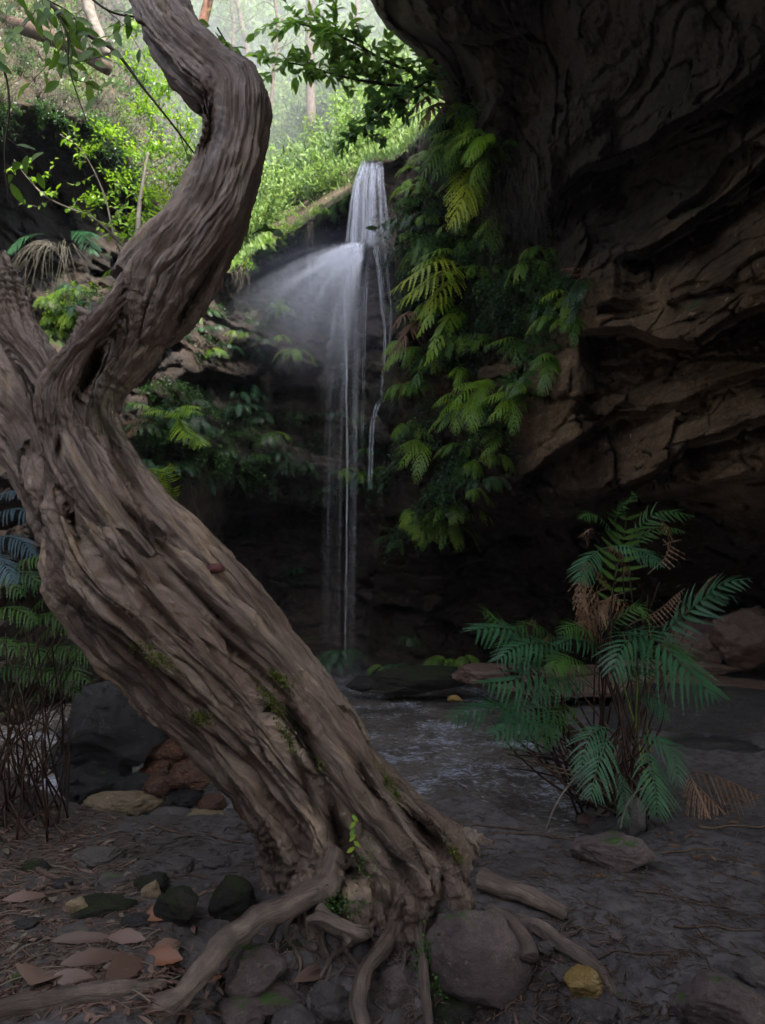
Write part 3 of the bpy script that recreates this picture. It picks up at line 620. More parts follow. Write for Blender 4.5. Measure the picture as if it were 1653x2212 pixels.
def frond(mb, ctrl, W, n=20, m=7, nh=None, droop=.25, t0=.10, pw=.22, tint=None, ang=.9, rr=.0022, curl=0., fill=.36):
    """fern frond: ctrl = points of the rachis, W = half width; m lobes a side on each pinna (0: plain pinnae)"""
    C = cr(ctrl, 40); T = np.gradient(C, axis=0); T = nrm(T); Lr = np.linalg.norm(np.diff(C, axis=0), axis=1).sum()
    nh = np.array(nh if nh is not None else (0, -.5, .85), float)
    tb = random.random() if tint is None else tint; sp = Lr*(1-t0)/n
    V, Q = tube(C, np.linspace(rr, rr*.35, 40), 4, False); mb.add(V, Q, min(1, tb+.2))
    PP = []; DD = []; NN = []; LL = []; TT = []
    for i in range(n):
        t = t0+(1-t0)*((i+.5)/n)**.93; k = min(38, int(t*39)); p = C[k]+(C[k+1]-C[k])*(t*39-k); Tt = T[k]
        N = nrm(nh-Tt*np.dot(nh, Tt)); S = np.cross(Tt, N)
        u = (t-t0)/(1-t0); w_ = W*(min(1, .45+u*2.2)*(1-u**2.2)**.8+.04)
        for sg in (-1, 1):
            a = ang*(1-.25*u)+random.uniform(-.08, .08)
            d = nrm(S*sg*math.sin(a)+Tt*math.cos(a)*(.9)-ZUP*droop*random.uniform(.6, 1.3)+N*random.uniform(-.1, .1))
            if random.random() < .04: continue
            TT.append(Tt); PP.append(p); DD.append(d); NN.append(nrm(N-d*np.dot(N, d))); LL.append(w_*random.uniform(.88, 1.08))
    PP, DD, NN, LL, TT = np.array(PP), np.array(DD), np.array(NN), np.array(LL), np.array(TT); CV = RNG.uniform(.5, 1.5, len(PP))
    SS_ = np.cross(DD, NN); tn = np.clip(tb+RNG.uniform(-.15, .15, len(PP)), 0, 1)
    if m == 0:
        seg = np.array([0, .15, .5, .8, 1.]); wd = np.array([.5, 1, .85, .5, .03])*min(pw*.5, .85*fill*sp/W); nn = len(seg)
        mid = PP[:, None]+DD[:, None]*(LL[:, None]*seg)[..., None]-(ZUP+curl*NN[:, None])*(LL[:, None]*seg**2*droop*.6)[..., None]
        e = SS_[:, None]*(wd[None]*W)[..., None]*1.0
        V = np.stack([mid-e, mid, mid+e], 1).reshape(-1, 3); base = (np.arange(len(PP))*3*nn)[:, None]; i = np.arange(nn-1)[None]
        for o in (0, nn): mb.add(V if o == 0 else np.zeros((0, 3)), (np.stack([base+i, base+i+1, base+i+1+nn, base+i+nn], -1).reshape(-1, 4)) if o == 0 else np.zeros((0, 4), int), np.repeat(tn, 3*nn) if o == 0 else np.zeros(0))
        mb.Q[-2] = np.concatenate([mb.Q[-2], mb.Q[-2]+nn]); return
    for j in range(m):
        u0, u1 = j/m, (j+1)/m; um = (u0+u1)/2
        dz = lambda u: (ZUP+curl*NN)*(LL*CV*u**2*droop*.8)[:, None]-TT*(LL*u**2*.22)[:, None]
        a = PP+DD*(LL*u0)[:, None]-dz(u0); b = PP+DD*(LL*(u1+.02))[:, None]-dz(u1)
        wl = np.minimum(LL*pw, sp*fill)*(1-um*.93)**.75*(.55+.45*min(1, um*5))
        for sg in (-1, 1):
            tip = PP+DD*(LL*(u1+.10*(1-um)+.02))[:, None]+SS_*(sg*wl)[:, None]-dz(u1)+NN*(wl*.1)[:, None]
            mdl = PP+DD*(LL*(u0+.02))[:, None]+SS_*(sg*wl*.22)[:, None]-dz(u0)
            V = np.stack([a, b, tip, mdl], 1).reshape(-1, 3); mb.add(V, np.arange(len(V)).reshape(-1, 4), np.repeat(tn, 4))
def arc(p0, p1, sag=.2, up=ZUP, n=5):
    """arched control points between two world points, rising first"""
    p0, p1 = np.array(p0), np.array(p1); L = np.linalg.norm(p1-p0); t = np.linspace(0, 1, n)[:, None]
    return p0+(p1-p0)*t+up*(4*t*(1-t))*sag*L
def sprig(ml, ms, pts, nl, L, W, r=.003, face=(0, -.6, .8), spread=1., tint=None):
    C = cr(pts, 24); ms.add(*tube(C, np.linspace(r, r*.4, 24), 5, False)); T = nrm(np.gradient(C, axis=0))
    for k in range(nl):
        t = .15+.85*(k+random.random()*.6)/nl; i = min(23, int(t*23)); T_ = T[i]
        s = np.cross(T_, nrm(np.array(face)+RNG.normal(size=3)*.25)); sg = 1 if k % 2 else -1
        d = nrm(T_*random.uniform(.3, .9)+s*sg*spread+RNG.normal(size=3)*.3-ZUP*.15)
        leaf(ml, C[i], d, nrm(np.array(face)+RNG.normal(size=3)*.5), L*random.uniform(.7, 1.15), W*random.uniform(.8, 1.1), random.uniform(.05, .4), tint)
def wisps(mb, pts, length, n, spread, r=.0012, sag=0.):
    """thin hanging strands below the points"""
    for k in range(n):
        p = pts[k % len(pts)]+RNG.normal(size=3)*spread; L = length*random.uniform(.4, 1.2)
        q = RNG.normal(size=(3, 3))*L*.10; a = np.array([[0, 0, 0], [0, 0, -L*.35], [0, 0, -L*.7], [0, 0, -L]])+np.concatenate([[[0, 0, 0]], q])
        C = cr(p+a, 8); mb.add(*tube(C, np.linspace(r, r*.4, 8), 3, False), random.random())
def wallp(px, py, lift=.0, which='R'):
    d = float((R_depth if which == 'R' else B_depth)(np.array([float(px)]), np.array([float(py)]))[0])
    return P(px, py, d-lift), d
# shared clump meshes, built round the origin about one unit wide
def clump_fern(seed, nf=7, m=5, plain=False, hang=.5):
    random.seed(seed); mb = MB()
    for k in range(nf+3):
        a = random.uniform(-1.5, 1.5)-math.pi/2; L = random.uniform(.28, .6); d = np.array([math.cos(a), math.sin(a)*.7, 0])
        c = [np.zeros(3), d*L*.35+ZUP*L*.35*(1-hang*.5), d*L*.8+ZUP*L*(.35-hang*.5), d*L*1.1+ZUP*L*(.1-hang)]
        frond(mb, c, L*.24, 11, 0 if plain else m, nh=(d[0]*.3, -.4, .8), droop=.3, pw=.30 if plain else .24, rr=.005, t0=.15)
    return mb
def clump_leafy(seed, nl=170, L=.10, W=.045, hang=.0, stems=6):
    random.seed(seed); r = np.random.default_rng(seed); mb = MB(); ends = []
    for s in range(stems):
        a = r.uniform(0, 6.28); C = cr(np.array([[0, 0, 0], [math.cos(a)*.15, math.sin(a)*.12, .15-hang*.2], [math.cos(a)*.32, math.sin(a)*.25, .26-hang*.5], [math.cos(a)*.45, math.sin(a)*.35, .3-hang*.8]])+r.normal(size=(4, 3))*.04, 12)
        mb.add(*tube(C, np.linspace(.007, .003, 12), 4, False), 0.); ends.append(C)
    C = np.concatenate([c[2:] for c in ends]); i = r.integers(0, len(C), nl)
    p = C[i]+r.normal(size=(nl, 3))*.045; d = r.normal(size=(nl, 3))+np.array([0, -.3, .1]); n = r.normal(size=(nl, 3))*.6+np.array([0, -.6, .9])
    leaf2(mb, p, d, n, L*r.uniform(.6, 1.2, nl), W*r.uniform(.7, 1.2, nl), r.random(nl)); return mb
def clump_brush(seed, n=420, L=.09, W=.012):
    r = np.random.default_rng(seed); mb = MB(); k = 16; c = r.normal(size=(k, 3))*np.array([.28, .22, .18]); c[:, 2] = np.abs(c[:, 2])+.05
    for q in c:
        C = cr(np.array([[0, 0, 0], q*.5+r.normal(size=3)*.03, q]), 8); mb.add(*tube(C, np.linspace(.008, .003, 8), 3, False), 0.)
    i = r.integers(0, k, n); p = c[i]*r.uniform(.5, 1.15, (n, 1))+r.normal(size=(n, 3))*.075; d = r.normal(size=(n, 3))+np.array([0, 0, .9])
    leaf2(mb, p, d, r.normal(size=(n, 3))+np.array([0, -1, .4]), L*r.uniform(.6, 1.3, n), np.full(n, W), r.random(n)); return mb
def mesh_of(name, mb, mat): V, Q, A = mb.get(); return make_mesh(name, V, Q, mat, True, {'tint': A})
_r0 = random.getstate()
CL = {'fern_bright': [mesh_of('fern_clump', clump_fern(s, 7), L_BRIGHT) for s in (1, 2, 3)],
      'fern_yellow': [mesh_of('fern_clump', clump_fern(s, 6, plain=True, hang=.8), L_YELLOW) for s in (4, 5)],
      'fern_mid': [mesh_of('fern_clump', clump_fern(s, 7, hang=.7), L_FERN) for s in (6, 7, 8)],
      'fern_dark': [mesh_of('fern_clump', clump_fern(s, 7), L_DARK) for s in (9, 10)],
      'fern_blue': [mesh_of('fern_clump', clump_fern(s, 7), L_BLUE) for s in (11, 12)],
      'leafy_mid': [mesh_of('leafy_plant', clump_leafy(s, 200, .075, .034, .6, 8), L_MID) for s in (13, 14, 15)],
      'leafy_bright': [mesh_of('leafy_plant', clump_leafy(s, 150, .10, .042, .2, 8), L_BRIGHT) for s in (16, 17, 18)],
      'leafy_dark': [mesh_of('leafy_plant', clump_leafy(s, 220, .065, .03, .7, 8), L_DARK) for s in (19, 20, 21)],
      'tiny_mid': [mesh_of('cushion_plant', clump_leafy(s, 380, .05, .026, .9, 9), L_MID) for s in (22, 23)],
      'tiny_dark': [mesh_of('cushion_plant', clump_leafy(s, 420, .05, .026, 1., 9), L_DARK) for s in (24, 25)],
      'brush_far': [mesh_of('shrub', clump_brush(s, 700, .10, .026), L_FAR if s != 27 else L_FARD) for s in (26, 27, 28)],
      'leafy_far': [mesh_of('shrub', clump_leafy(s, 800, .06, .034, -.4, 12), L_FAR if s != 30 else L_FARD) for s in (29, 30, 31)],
      'brush_pale': [mesh_of('dry_shrub', clump_brush(s, 350, .1, .008), L_PALE) for s in (32, 33)]}
random.setstate(_r0)
def put(kind, p, size, rz, name, label, cat, group, tilt=0.):
    o = link(name, random.choice(CL[kind])); o.location = p; o.scale = (size*random.uniform(.85, 1.15), size, size*random.uniform(.85, 1.15))
    o.rotation_euler = (tilt, random.uniform(-.2, .2), rz); return tag(o, label, cat, group)
# ================================================================== FOREST ON THE HILLSIDE
random.seed(21)
def band(v, cuts, words):
    for c, w_ in zip(cuts, words):
        if v < c: return w_
    return words[-1]
def slope_place(px, py):
    return band(py, (60, 170, 290, 999), ('high up', 'on the upper slope', 'halfway down the slope', 'low down near the rim'))+' '+band(px, (520, 610, 700, 790, 9999), ('close to the trunk elbow', 'between elbow and grey trunk', 'around the straight grey trunk', 'behind the leafy branch', 'next to the cliff nose'))
def hill(px, py): d = float(B_depth(np.array([float(px)]), np.array([float(py)]))[0]); return P(px, py, d), d
for k in range(290):
    px = random.uniform(405, 900); top = rimy(px)-18; py = top-(random.random()**.85)*(top+120)
    p, d = hill(px, py); kind = random.choice(['brush_far', 'brush_far', 'leafy_far'])
    s = d*random.uniform(90, 175)/F*np.interp(py, [0, 450], [1.3, .9])
    far = py < 120
    put(kind, p, s*1.15, random.uniform(-.8, .8), 'shrub', ('misty pale shrub ' if far else 'sunlit fine leaved shrub ' if kind == 'brush_far' else 'sunlit round leaved shrub ')+slope_place(px, py), 'shrub', 'shrubs on the far hillside' if far else 'shrubs on the slope above the rim')
for k in range(70):                                                         # upper left hill
    px = random.uniform(-60, 330); py = random.uniform(10, rimy(px)-5); p, d = hill(px, py)
    s = d*random.uniform(45, 95)/F; kind = random.choice(['brush_pale', 'brush_pale', 'brush_far', 'leafy_mid'] if px < 250 else ['leafy_bright', 'brush_far'])
    lb = {'brush_pale': ('dry_shrub', 'dry grey brush on the bank above the left cave recess'), 'brush_far': ('shrub', 'fine leaved green shrub among dry brush on the upper left bank'), 'leafy_mid': ('shrub', 'mid green leafy shrub among dry brush on the upper left bank'), 'leafy_bright': ('shrub', 'bright leafy shrub on the bank left of the elbow of the tree')}[kind]
    put(kind, p, s, random.uniform(-.8, .8), lb[0], lb[1], 'shrub', 'brush on the upper left bank')
Vh, Qh = sub(Vb, Qb[above]); fc = Vh[Qh].mean(1); ar = np.linalg.norm(np.cross(Vh[Qh[:, 1]]-Vh[Qh[:, 0]], Vh[Qh[:, 3]]-Vh[Qh[:, 0]]), axis=1)
dep = (fc-CO)@CF; hx = 826.5+F*fc[:, 0]/dep; hy = 1106-F*((fc-CO)@CU)/dep; wt = ar/dep**1.6*(1-.97*((hx > 585) & (hx < 775) & (hy > rimy(hx)-62+22*fbm(fc*1.5, 2))))*((hx > -80) & (hx < 1100) & (hy > -120)); r_ = np.random.default_rng(5)
for nm_, n_, cond, mt_, lb_, L_ in [('hillside_grass', 60000, hx > 400, L_FAR, 'fine light green grass and low growth covering the sunlit slope', 1.), ('bank_growth', 9000, hx <= 400, L_PALE, 'dry grass and dead brush covering the upper left bank', .8), ('bank_growth', 9000, hx <= 430, L_MID, 'low green growth among the dry grass of the upper left bank', .6)]:
    pr = wt*cond; idx = r_.choice(len(fc), n_, p=pr/pr.sum()); u = r_.random((n_, 2)); p_ = Vh[Qh[idx, 0]]+(Vh[Qh[idx, 1]]-Vh[Qh[idx, 0]])*u[:, :1]+(Vh[Qh[idx, 3]]-Vh[Qh[idx, 0]])*u[:, 1:]; dp = dep[idx]
    cl_ = .4+.9*np.clip(fbm(p_*.8, 3)+.5, 0, 1.4); mb = MB(); leaf2(mb, p_, r_.normal(size=(n_, 3))*.55+np.array([0, 0, 1.]), r_.normal(size=(n_, 3))+np.array([0, -1., 0]), .014*dp*r_.uniform(.4, 1.3, n_)*L_*cl_, .0034*dp*r_.uniform(.5, 1.2, n_), np.clip(r_.random(n_)*.6+.4*(fbm(p_*.5+7, 2)+.4), 0, 1))
    o = part(nm_, mb, mt_); tag(o, lb_, 'grass', None, 'stuff')
for k in range(34):
    px = random.uniform(-60, 335); py = rimy(px)+random.uniform(-14, 26); d = float(B_depth(np.array([px]), np.array([rimy(px)-6.]))[0])-.15; kind = random.choice(['brush_pale', 'brush_pale', 'tiny_dark', 'leafy_mid'])
    lb = {'brush_pale': ('dry_shrub', 'dry twiggy brush overhanging the mouth of the dark left recess'), 'tiny_dark': ('cushion_plant', 'dark cushion plant overhanging the mouth of the left recess'), 'leafy_mid': ('leafy_plant', 'green leafy plant overhanging the mouth of the left recess')}[kind]
    put(kind, P(px, py, d), random.uniform(50, 90)*1.5*d/F, random.uniform(-.8, .8), lb[0], lb[1], 'plant', 'plants over the left recess')
def bgtree(rows, mat, label, crown=None, r0=1.):
    C, R = spine([(a, b_, c, d) for a, b_, c, d in rows], 40); C[0, 2] -= .3
    T_ = thing('background_tree', label, 'tree', C[0], 'thin trees on the far hillside'); V, Q = tube(C, R*(1+.1*pn(C*9)), 8)
    part('trunk', (V, Q), mat, T_); random.seed(len(label))
    mb = MB(); ml = MB()
    for k in range(crown or 6):
        i = random.randint(12, 38); a = C[i]; L = random.uniform(.5, 1.3)*C[0, 1]/18; e = a+np.array([random.uniform(-1, 1)*L, random.uniform(-.4, .4), random.uniform(.1, .9)*L])
        Cb = cr(np.array([a, (a+e)/2+RNG.normal(size=3)*L*.08, e]), 12); mb.add(*tube(Cb, np.linspace(R[i]*.5, R[i]*.12, 12), 4, False))
        n = 60; p = Cb[RNG.integers(4, 12, n)]+RNG.normal(size=(n, 3))*L*.13
        leaf2(ml, p, RNG.normal(size=(n, 3))-ZUP*.6, RNG.normal(size=(n, 3)), np.full(n, L*.11), np.full(n, L*.03), RNG.random(n))
    part('limbs', mb, mat, T_); part('crown', ml, L_FAR, T_)
bgtree([(672, 255, 24, 11), (670, 160, 24, 9), (668, 60, 24, 8), (672, -60, 24, 7)], M_FARBARK, 'straight grey trunk standing right of the others on the hazy slope', 9)
bgtree([(424, 110, 11, 13), (436, 60, 11, 11), (448, 10, 11, 10), (462, -60, 11, 9)], M_REDBARK, 'leaning reddish trunk just right of the big tree at the top', 3)
bgtree([(540, 200, 27, 6), (533, 110, 27, 5), (520, 40, 27, 5), (505, -40, 27, 4)], M_FARBARK, 'thin crooked dark sapling between the big tree and straight trunk', 8)
bgtree([(498, 150, 28, 6), (505, 70, 28, 5), (498, -30, 28, 5)], M_FARBARK, 'slender sapling nearest the reddish trunk on the far slope', 8)
bgtree([(762, 200, 30, 7), (768, 90, 30, 6), (775, -40, 30, 5)], M_FARBARK, 'faint thin trunk behind the leafy branch near the cliff', 8)
bgtree([(585, 230, 20, 4), (592, 150, 20, 4), (600, 60, 20, 3), (590, -20, 20, 3)], M_FARBARK, 'spindly young tree on the slope left of the straight trunk', 9)
q = [P(180, -40, 8.0), P(196, 30, 7.9), P(215, 75, 7.8), P(232, 120, 7.8)]
o = part('dead_log', tube(cr(q, 30), np.linspace(.075, .05, 30), 10), M_PALEBARK); tag(o, 'pale bare dead trunk leaning on the upper left bank', 'log')
q = [P(-40, 40, 8.2), P(60, 62, 8.1), P(150, 100, 8.0), P(235, 150, 8.0)]
o = part('dead_log', tube(cr(q, 30), np.linspace(.10, .07, 30), 10), M_TWIG); tag(o, 'thick brown fallen log lying across the upper left bank', 'log')
# ================================================================== SHRUBS AND FERNS BEHIND THE TREE, LEFT
random.seed(5)
LS_ = [(300, 70, 7.2, 62), (345, 120, 7.0, 70), (300, 175, 6.8, 75), (370, 200, 6.6, 80), (320, 250, 6.6, 75), (395, 285, 6.5, 72), (260, 325, 6.3, 66), (350, 330, 6.3, 78), (405, 345, 6.3, 66), (240, 300, 6.4, 50), (210, 440, 6.0, 52), (265, 400, 6.2, 60), (385, 400, 6.0, 66), (330, 430, 6.0, 60), (195, 335, 6.3, 40), (300, 490, 6.0, 50)]
for px, py, d, s in LS_:
    put('leafy_bright', P(px, py, d), s*1.9*d/F, random.uniform(-1, 1), 'leafy_shrub', 'bright leafy shrub '+band(py, (190, 300, 360, 999), ('high behind the trunk', 'level with the trunk elbow', 'just below the elbow', 'low by the yellow green fern'))+band(px, (270, 350, 999), (', farthest left', ', in the middle', ', against the bark')), 'shrub', 'bright leafy shrubs behind the trunk')
def fern_plant(label, base, fronds, mat, group=None, m=7, n=18, W=.3, stem=None, nh=(0, -.5, .85), droop=.25, name='fern', pw=.22, cat='fern'):
    """fronds: list of lists of world points; one child per frond"""
    t = thing(name, label, cat, base, group)
    for f in fronds:
        f = np.array(f); L = np.linalg.norm(np.diff(f, axis=0), axis=1).sum(); mb = MB(); frond(mb, f, L*W, n, m, nh, droop, pw=pw, rr=max(.0012, L*.006)); part('frond', mb, mat, t)
    return t
def pf(d0, d1, *px):
    """pixel polyline with depths going from d0 to d1"""
    k = np.linspace(d0, d1, len(px)); return [P(x, y, z) for (x, y), z in zip(px, k)]
fern_plant('large bright yellow green fern pressed against the left of the leaning trunk, upper part', P(300, 560, 5.9),
   [pf(5.9, 5.2, (290, 560), (330, 500), (355, 440), (330, 395)), pf(5.9, 5.3, (310, 560), (370, 510), (385, 470), (370, 430), (340, 405)), pf(5.9, 5.4, (350, 560), (400, 480), (420, 430), (425, 415)), pf(5.9, 5.2, (300, 570), (340, 540), (390, 530), (420, 550))], L_BRIGHT, W=.28, m=6)
fern_plant('blue green fern fronds drooping in the dark left recess', P(95, 530, 6.6), [pf(6.4, 6.1, (95, 505), (60, 508), (35, 525), (18, 550)), pf(6.5, 6.1, (150, 500), (175, 505), (195, 525), (205, 550)), pf(6.5, 6.1, (150, 500), (190, 500), (205, 512))], L_BLUE, W=.22, m=5)
fern_plant('vivid green fern with flat fronds beside the narrow neck of the trunk', P(345, 930, 6.2),
   [pf(6.1, 5.7, (375, 900), (330, 880), (300, 872), (272, 868)), pf(6.1, 5.7, (400, 900), (360, 888), (335, 886), (312, 892)), pf(6.1, 5.6, (380, 895), (400, 885), (425, 888)), pf(6.1, 5.6, (385, 900), (395, 920), (405, 945)), pf(6.1, 5.7, (390, 930), (420, 940), (440, 962)), pf(6.1, 5.7, (365, 910), (375, 890), (398, 876), (428, 880))], L_BRIGHT, W=.3, m=6)
fern_plant('orange dying fern fronds beside the narrow neck of the trunk', P(335, 925, 6.2), [pf(6.1, 5.8, (340, 915), (310, 905), (285, 908), (262, 915)), pf(6.1, 5.8, (330, 925), (300, 920), (285, 930), (272, 945))], L_DEAD, W=.22, m=5)
fern_plant('single glowing yellow green fern below the flat fronds, against the trunk', P(380, 1090, 6.), [pf(6.0, 5.6, (385, 1085), (370, 1050), (362, 1020), (368, 1000)), pf(6., 5.7, (385, 1085), (350, 1040), (340, 1015), (330, 1010))], L_YELLOW, W=.32, m=7)
fern_plant('steel blue fern fronds at the left edge beside the trunk', P(-40, 1150, 2.9), [pf(3.0, 2.8, (-60, 1140), (-10, 1110), (40, 1100), (80, 1130)), pf(3.0, 2.8, (-70, 1180), (-10, 1160), (40, 1165), (75, 1200)), pf(3.0, 2.8, (-60, 1110), (-5, 1070), (30, 1060), (60, 1070)), pf(3.0, 2.75, (-60, 1200), (-20, 1200), (10, 1220), (30, 1260))], L_STEEL, W=.24, m=8)
random.seed(9)
fr = []
for x, y in [(30, 1240), (70, 1260), (110, 1290), (20, 1310), (80, 1340), (130, 1350), (40, 1390), (100, 1410), (150, 1400), (20, 1440), (70, 1460), (60, 1210), (130, 1440), (-10, 1260), (-20, 1380), (110, 1480)]:
    a = random.uniform(-.5, .9); fr.append(pf(3.3, 3.1, (x-60, y+50), (x-20, y+5), (x+25, y-5+20*a), (x+60, y+25+20*a)))
fern_plant('dark green fern thicket under the left of the leaning trunk', P(-30, 1500, 3.3), fr, L_MID, W=.24, m=5, n=14)
t = thing('fern_stalks', 'tangle of dark bare fern stalks at the left edge below the trunk', 'stalks', G(40, 1790)[0])
for k in range(46):
    b_ = G(random.uniform(-60, 150), random.uniform(1690, 1830))[0]; e = P(random.uniform(-70, 190), random.uniform(1330, 1640), random.uniform(2.7, 3.3))
    part('stalk', tube(cr(np.array([b_, b_*.5+e*.5+RNG.normal(size=3)*.06, e]), 14), np.linspace(.0052, .0025, 14), 5), M_STEM, t)
# lit bank plants and grass-tree tuft in the left recess
t = thing('grass_tuft', 'pale drooping strands of a grass tuft in the dark left recess', 'grass tuft', P(115, 560, 6.2)); mb = MB()
for k in range(40):
    a = random.uniform(-1, 1); L = random.uniform(.12, .5)*(1-.3*abs(a)); q = P(128+a*10, 548+random.uniform(-6, 6), 6.15)
    mb.add(*tube(cr(np.array([q, q+[a*.12, -.06, .05+random.uniform(-.03, .04)], q+[a*.24+random.uniform(-.04, .04), -.12, -.05], q+[a*.36+random.uniform(-.07, .07), -.14, -.06-L]]), 14), np.linspace(.0030, .0012, 14), 3, False), random.random())
part('blades', mb, L_PALE, t)
for k in range(46):
    px = random.uniform(40, 330); py = 690-(px-60)*.33+random.uniform(-35, 60); d = 5.7
    kind = random.choice(['leafy_bright', 'fern_mid', 'tiny_mid', 'fern_mid', 'brush_pale', 'fern_blue'])
    if kind == 'brush_pale': nm, lb = 'dry_shrub', 'dry twiggy brush on the sloping bank left of the tree fork'
    elif kind == 'leafy_bright': nm, lb = 'leafy_plant', 'bright small leaved plant on the sloping bank left of the tree fork'
    elif kind == 'tiny_mid': nm, lb = 'cushion_plant', 'low dense cushion plant on the sloping bank left of the tree fork'
    elif kind == 'fern_blue': nm, lb = 'fern', 'blue green fern on the sloping bank left of the tree fork'
    else: nm, lb = 'fern', 'mid green fern on the sloping bank left of the tree fork'
    put(kind, P(px, py, d), random.uniform(40, 75)*1.6*d/F, random.uniform(-.6, .6), nm, lb, 'fern' if nm == 'fern' else 'plant', 'plants on the left bank')
def twig_tree(label, rows, mat, sprigs, lmat, L=.05, W=.022, name='sapling', cat='sapling', r=(.012, .004), ns=7, nl=9, face=(0, -.6, .8), group=None, sl=.3):
    C = cr(np.array([P(*q) for q in rows]), 50); t = thing(name, label, cat, C[0], group)
    part('stem', tube(C, np.linspace(*r, 50), 7), mat, t); ms = MB()
    for k in range(sprigs):
        i = random.randint(8, 49); a = C[i]; e = a+np.array([random.uniform(-1, 1), random.uniform(-.3, .3), random.uniform(-.3, .8)])*sl*random.uniform(.5, 1.1)
        ml = MB(); mt = MB(); sprig(ml, mt, [a, (a+e)/2+RNG.normal(size=3)*.02, e], nl, L, W, .0025, face)
        ms.V += mt.V; off = ms.n
        ms.Q += [q+off for q in mt.Q]; ms.A += mt.A; ms.n += mt.n
        part('leaves', ml, lmat, t)
    part('twigs', ms, mat, t); return t
twig_tree('pale thin sapling rising behind the trunk left of its upright part', [(280, 620, 5.8), (288, 560, 5.8), (298, 500, 5.8), (302, 440, 5.9), (320, 330, 6)], M_PALEBARK, 12, L_BRIGHT, .07, .03, r=(.03, .012))
twig_tree('long arching pale twig with small leaves across the dark left recess', [(300, 570, 5.4), (255, 520, 5.3), (200, 470, 5.2), (150, 450, 5.2), (100, 425, 5.1), (60, 385, 5.1), (30, 345, 5)], M_PALEBARK, 16, L_BRIGHT, .055, .026, name='leafy_twig', cat='twig', r=(.012, .004), sl=.25, nl=7)
twig_tree('second thinner pale twig rising to the upper left', [(290, 600, 5.5), (250, 520, 5.4), (225, 420, 5.4), (180, 330, 5.3), (130, 290, 5.2)], M_PALEBARK, 10, L_BRIGHT, .055, .026, name='leafy_twig', cat='twig', r=(.010, .003), sl=.22, nl=7)
# near hanging branches at the top left
def hang_branch(label, rows, r, drops, L, W, mat=L_SPRAY, name='branch', dz=(.25, .9)):
    C = cr(np.array([P(*q) for q in rows]), 60); t = thing(name, label, 'branch', C[0]); part('bough', tube(C, np.linspace(*r, 60), 7), M_STEM, t); ms = MB()
    for k in range(drops):
        a = C[random.randint(3, 59)]; L_ = random.uniform(*dz); e = a+np.array([random.uniform(-.18, .18), random.uniform(-.12, .12), -L_])
        mt = MB(); ml = MB(); sprig(ml, mt, [a, a+(e-a)*.4+[random.uniform(-.07, .07), 0, 0], e], int(3+L_*10), L, W, .0022, (0, -1, .25), .8)
        ms.V += mt.V; ms.Q += [q+ms.n for q in mt.Q]; ms.A += mt.A; ms.n += mt.n; part('leaves', ml, mat, t)
    part('twigs', ms, M_STEM, t); return t
random.seed(31)
hang_branch('dark bough with hanging oval leaves crossing the top left corner', [(30, -60, 3.0), (110, 10, 2.95), (190, 75, 2.9), (250, 112, 2.9), (310, 190, 2.9), (370, 265, 2.9), (430, 345, 2.95)], (.012, .003), 12, .085, .036, dz=(.1, .42))
hang_branch('thin leafy bough drooping down the left edge of the picture', [(-60, 60, 2.7), (0, 130, 2.7), (20, 220, 2.7), (10, 330, 2.7), (18, 430, 2.7)], (.006, .002), 6, .075, .034, dz=(.05, .22))
hang_branch('slim leafy bough hanging inside the top left corner', [(60, -60, 2.8), (140, 60, 2.8), (150, 150, 2.8), (190, 270, 2.8)], (.006, .002), 6, .08, .034, dz=(.08, .3))
hang_branch('upper bough with a few dark leaves reaching the big trunk', [(120, -80, 3.1), (230, 20, 3.1), (330, 40, 3.15), (420, 60, 3.2)], (.007, .003), 5, .08, .034, dz=(.06, .3))
# leafy branches from the cliff over the bright gap
def spray(label, rows, n, d, L, W, mat, rs=50, name='branch', r0=.016):
    C = cr(np.array([P(*q) for q in rows]), 50); t = thing(name, label, 'branch', C[0]); part('bough', tube(C, np.linspace(r0, r0*.3, 50), 6), M_STEM, t); ms = MB()
    for k in range(n):
        a = C[random.randint(6, 49)]; sc_ = rs*d/F; e = a+np.array([random.uniform(-1, 1), random.uniform(-.6, .6), random.uniform(-.75, .85)])*sc_
        mt = MB(); ml = MB(); sprig(ml, mt, [a, (a+e)/2+RNG.normal(size=3)*.02, e], 12, L, W, .003, (0, -.5, .5), .9)
        ms.V += mt.V; ms.Q += [q+ms.n for q in mt.Q]; ms.A += mt.A; ms.n += mt.n; part('leaves', ml, mat, t)
    part('twigs', ms, M_STEM, t); return t
random.seed(44)
spray('leafy branch reaching left from the cliff across the bright gap', [(900, 160, 6.2), (830, 130, 6.0), (760, 90, 5.9), (690, 62, 5.8), (610, 45, 5.8)], 40, 5.8, .115, .05, L_SPRAY, 75)
spray('lower leafy branch hanging over the gap right of the trunk elbow', [(900, 190, 6.2), (820, 180, 6.0), (740, 165, 5.9), (650, 140, 5.9), (585, 130, 5.9)], 32, 5.8, .10, .045, L_SPRAY, 62)
spray('dense dark leaved branch hanging from the cliff nose beside the gap', [(930, 170, 6.2), (880, 200, 6.0), (830, 235, 5.9), (790, 270, 5.9), (765, 300, 5.9)], 34, 5.8, .10, .045, L_MID, 60)
spray('small leafy twig growing out to the right of the trunk elbow', [(470, 60, 2.75), (500, 110, 2.7), (530, 150, 2.7), (560, 175, 2.7)], 4, 2.7, .05, .018, L_SPRAY, 40, r0=.004)
o = None
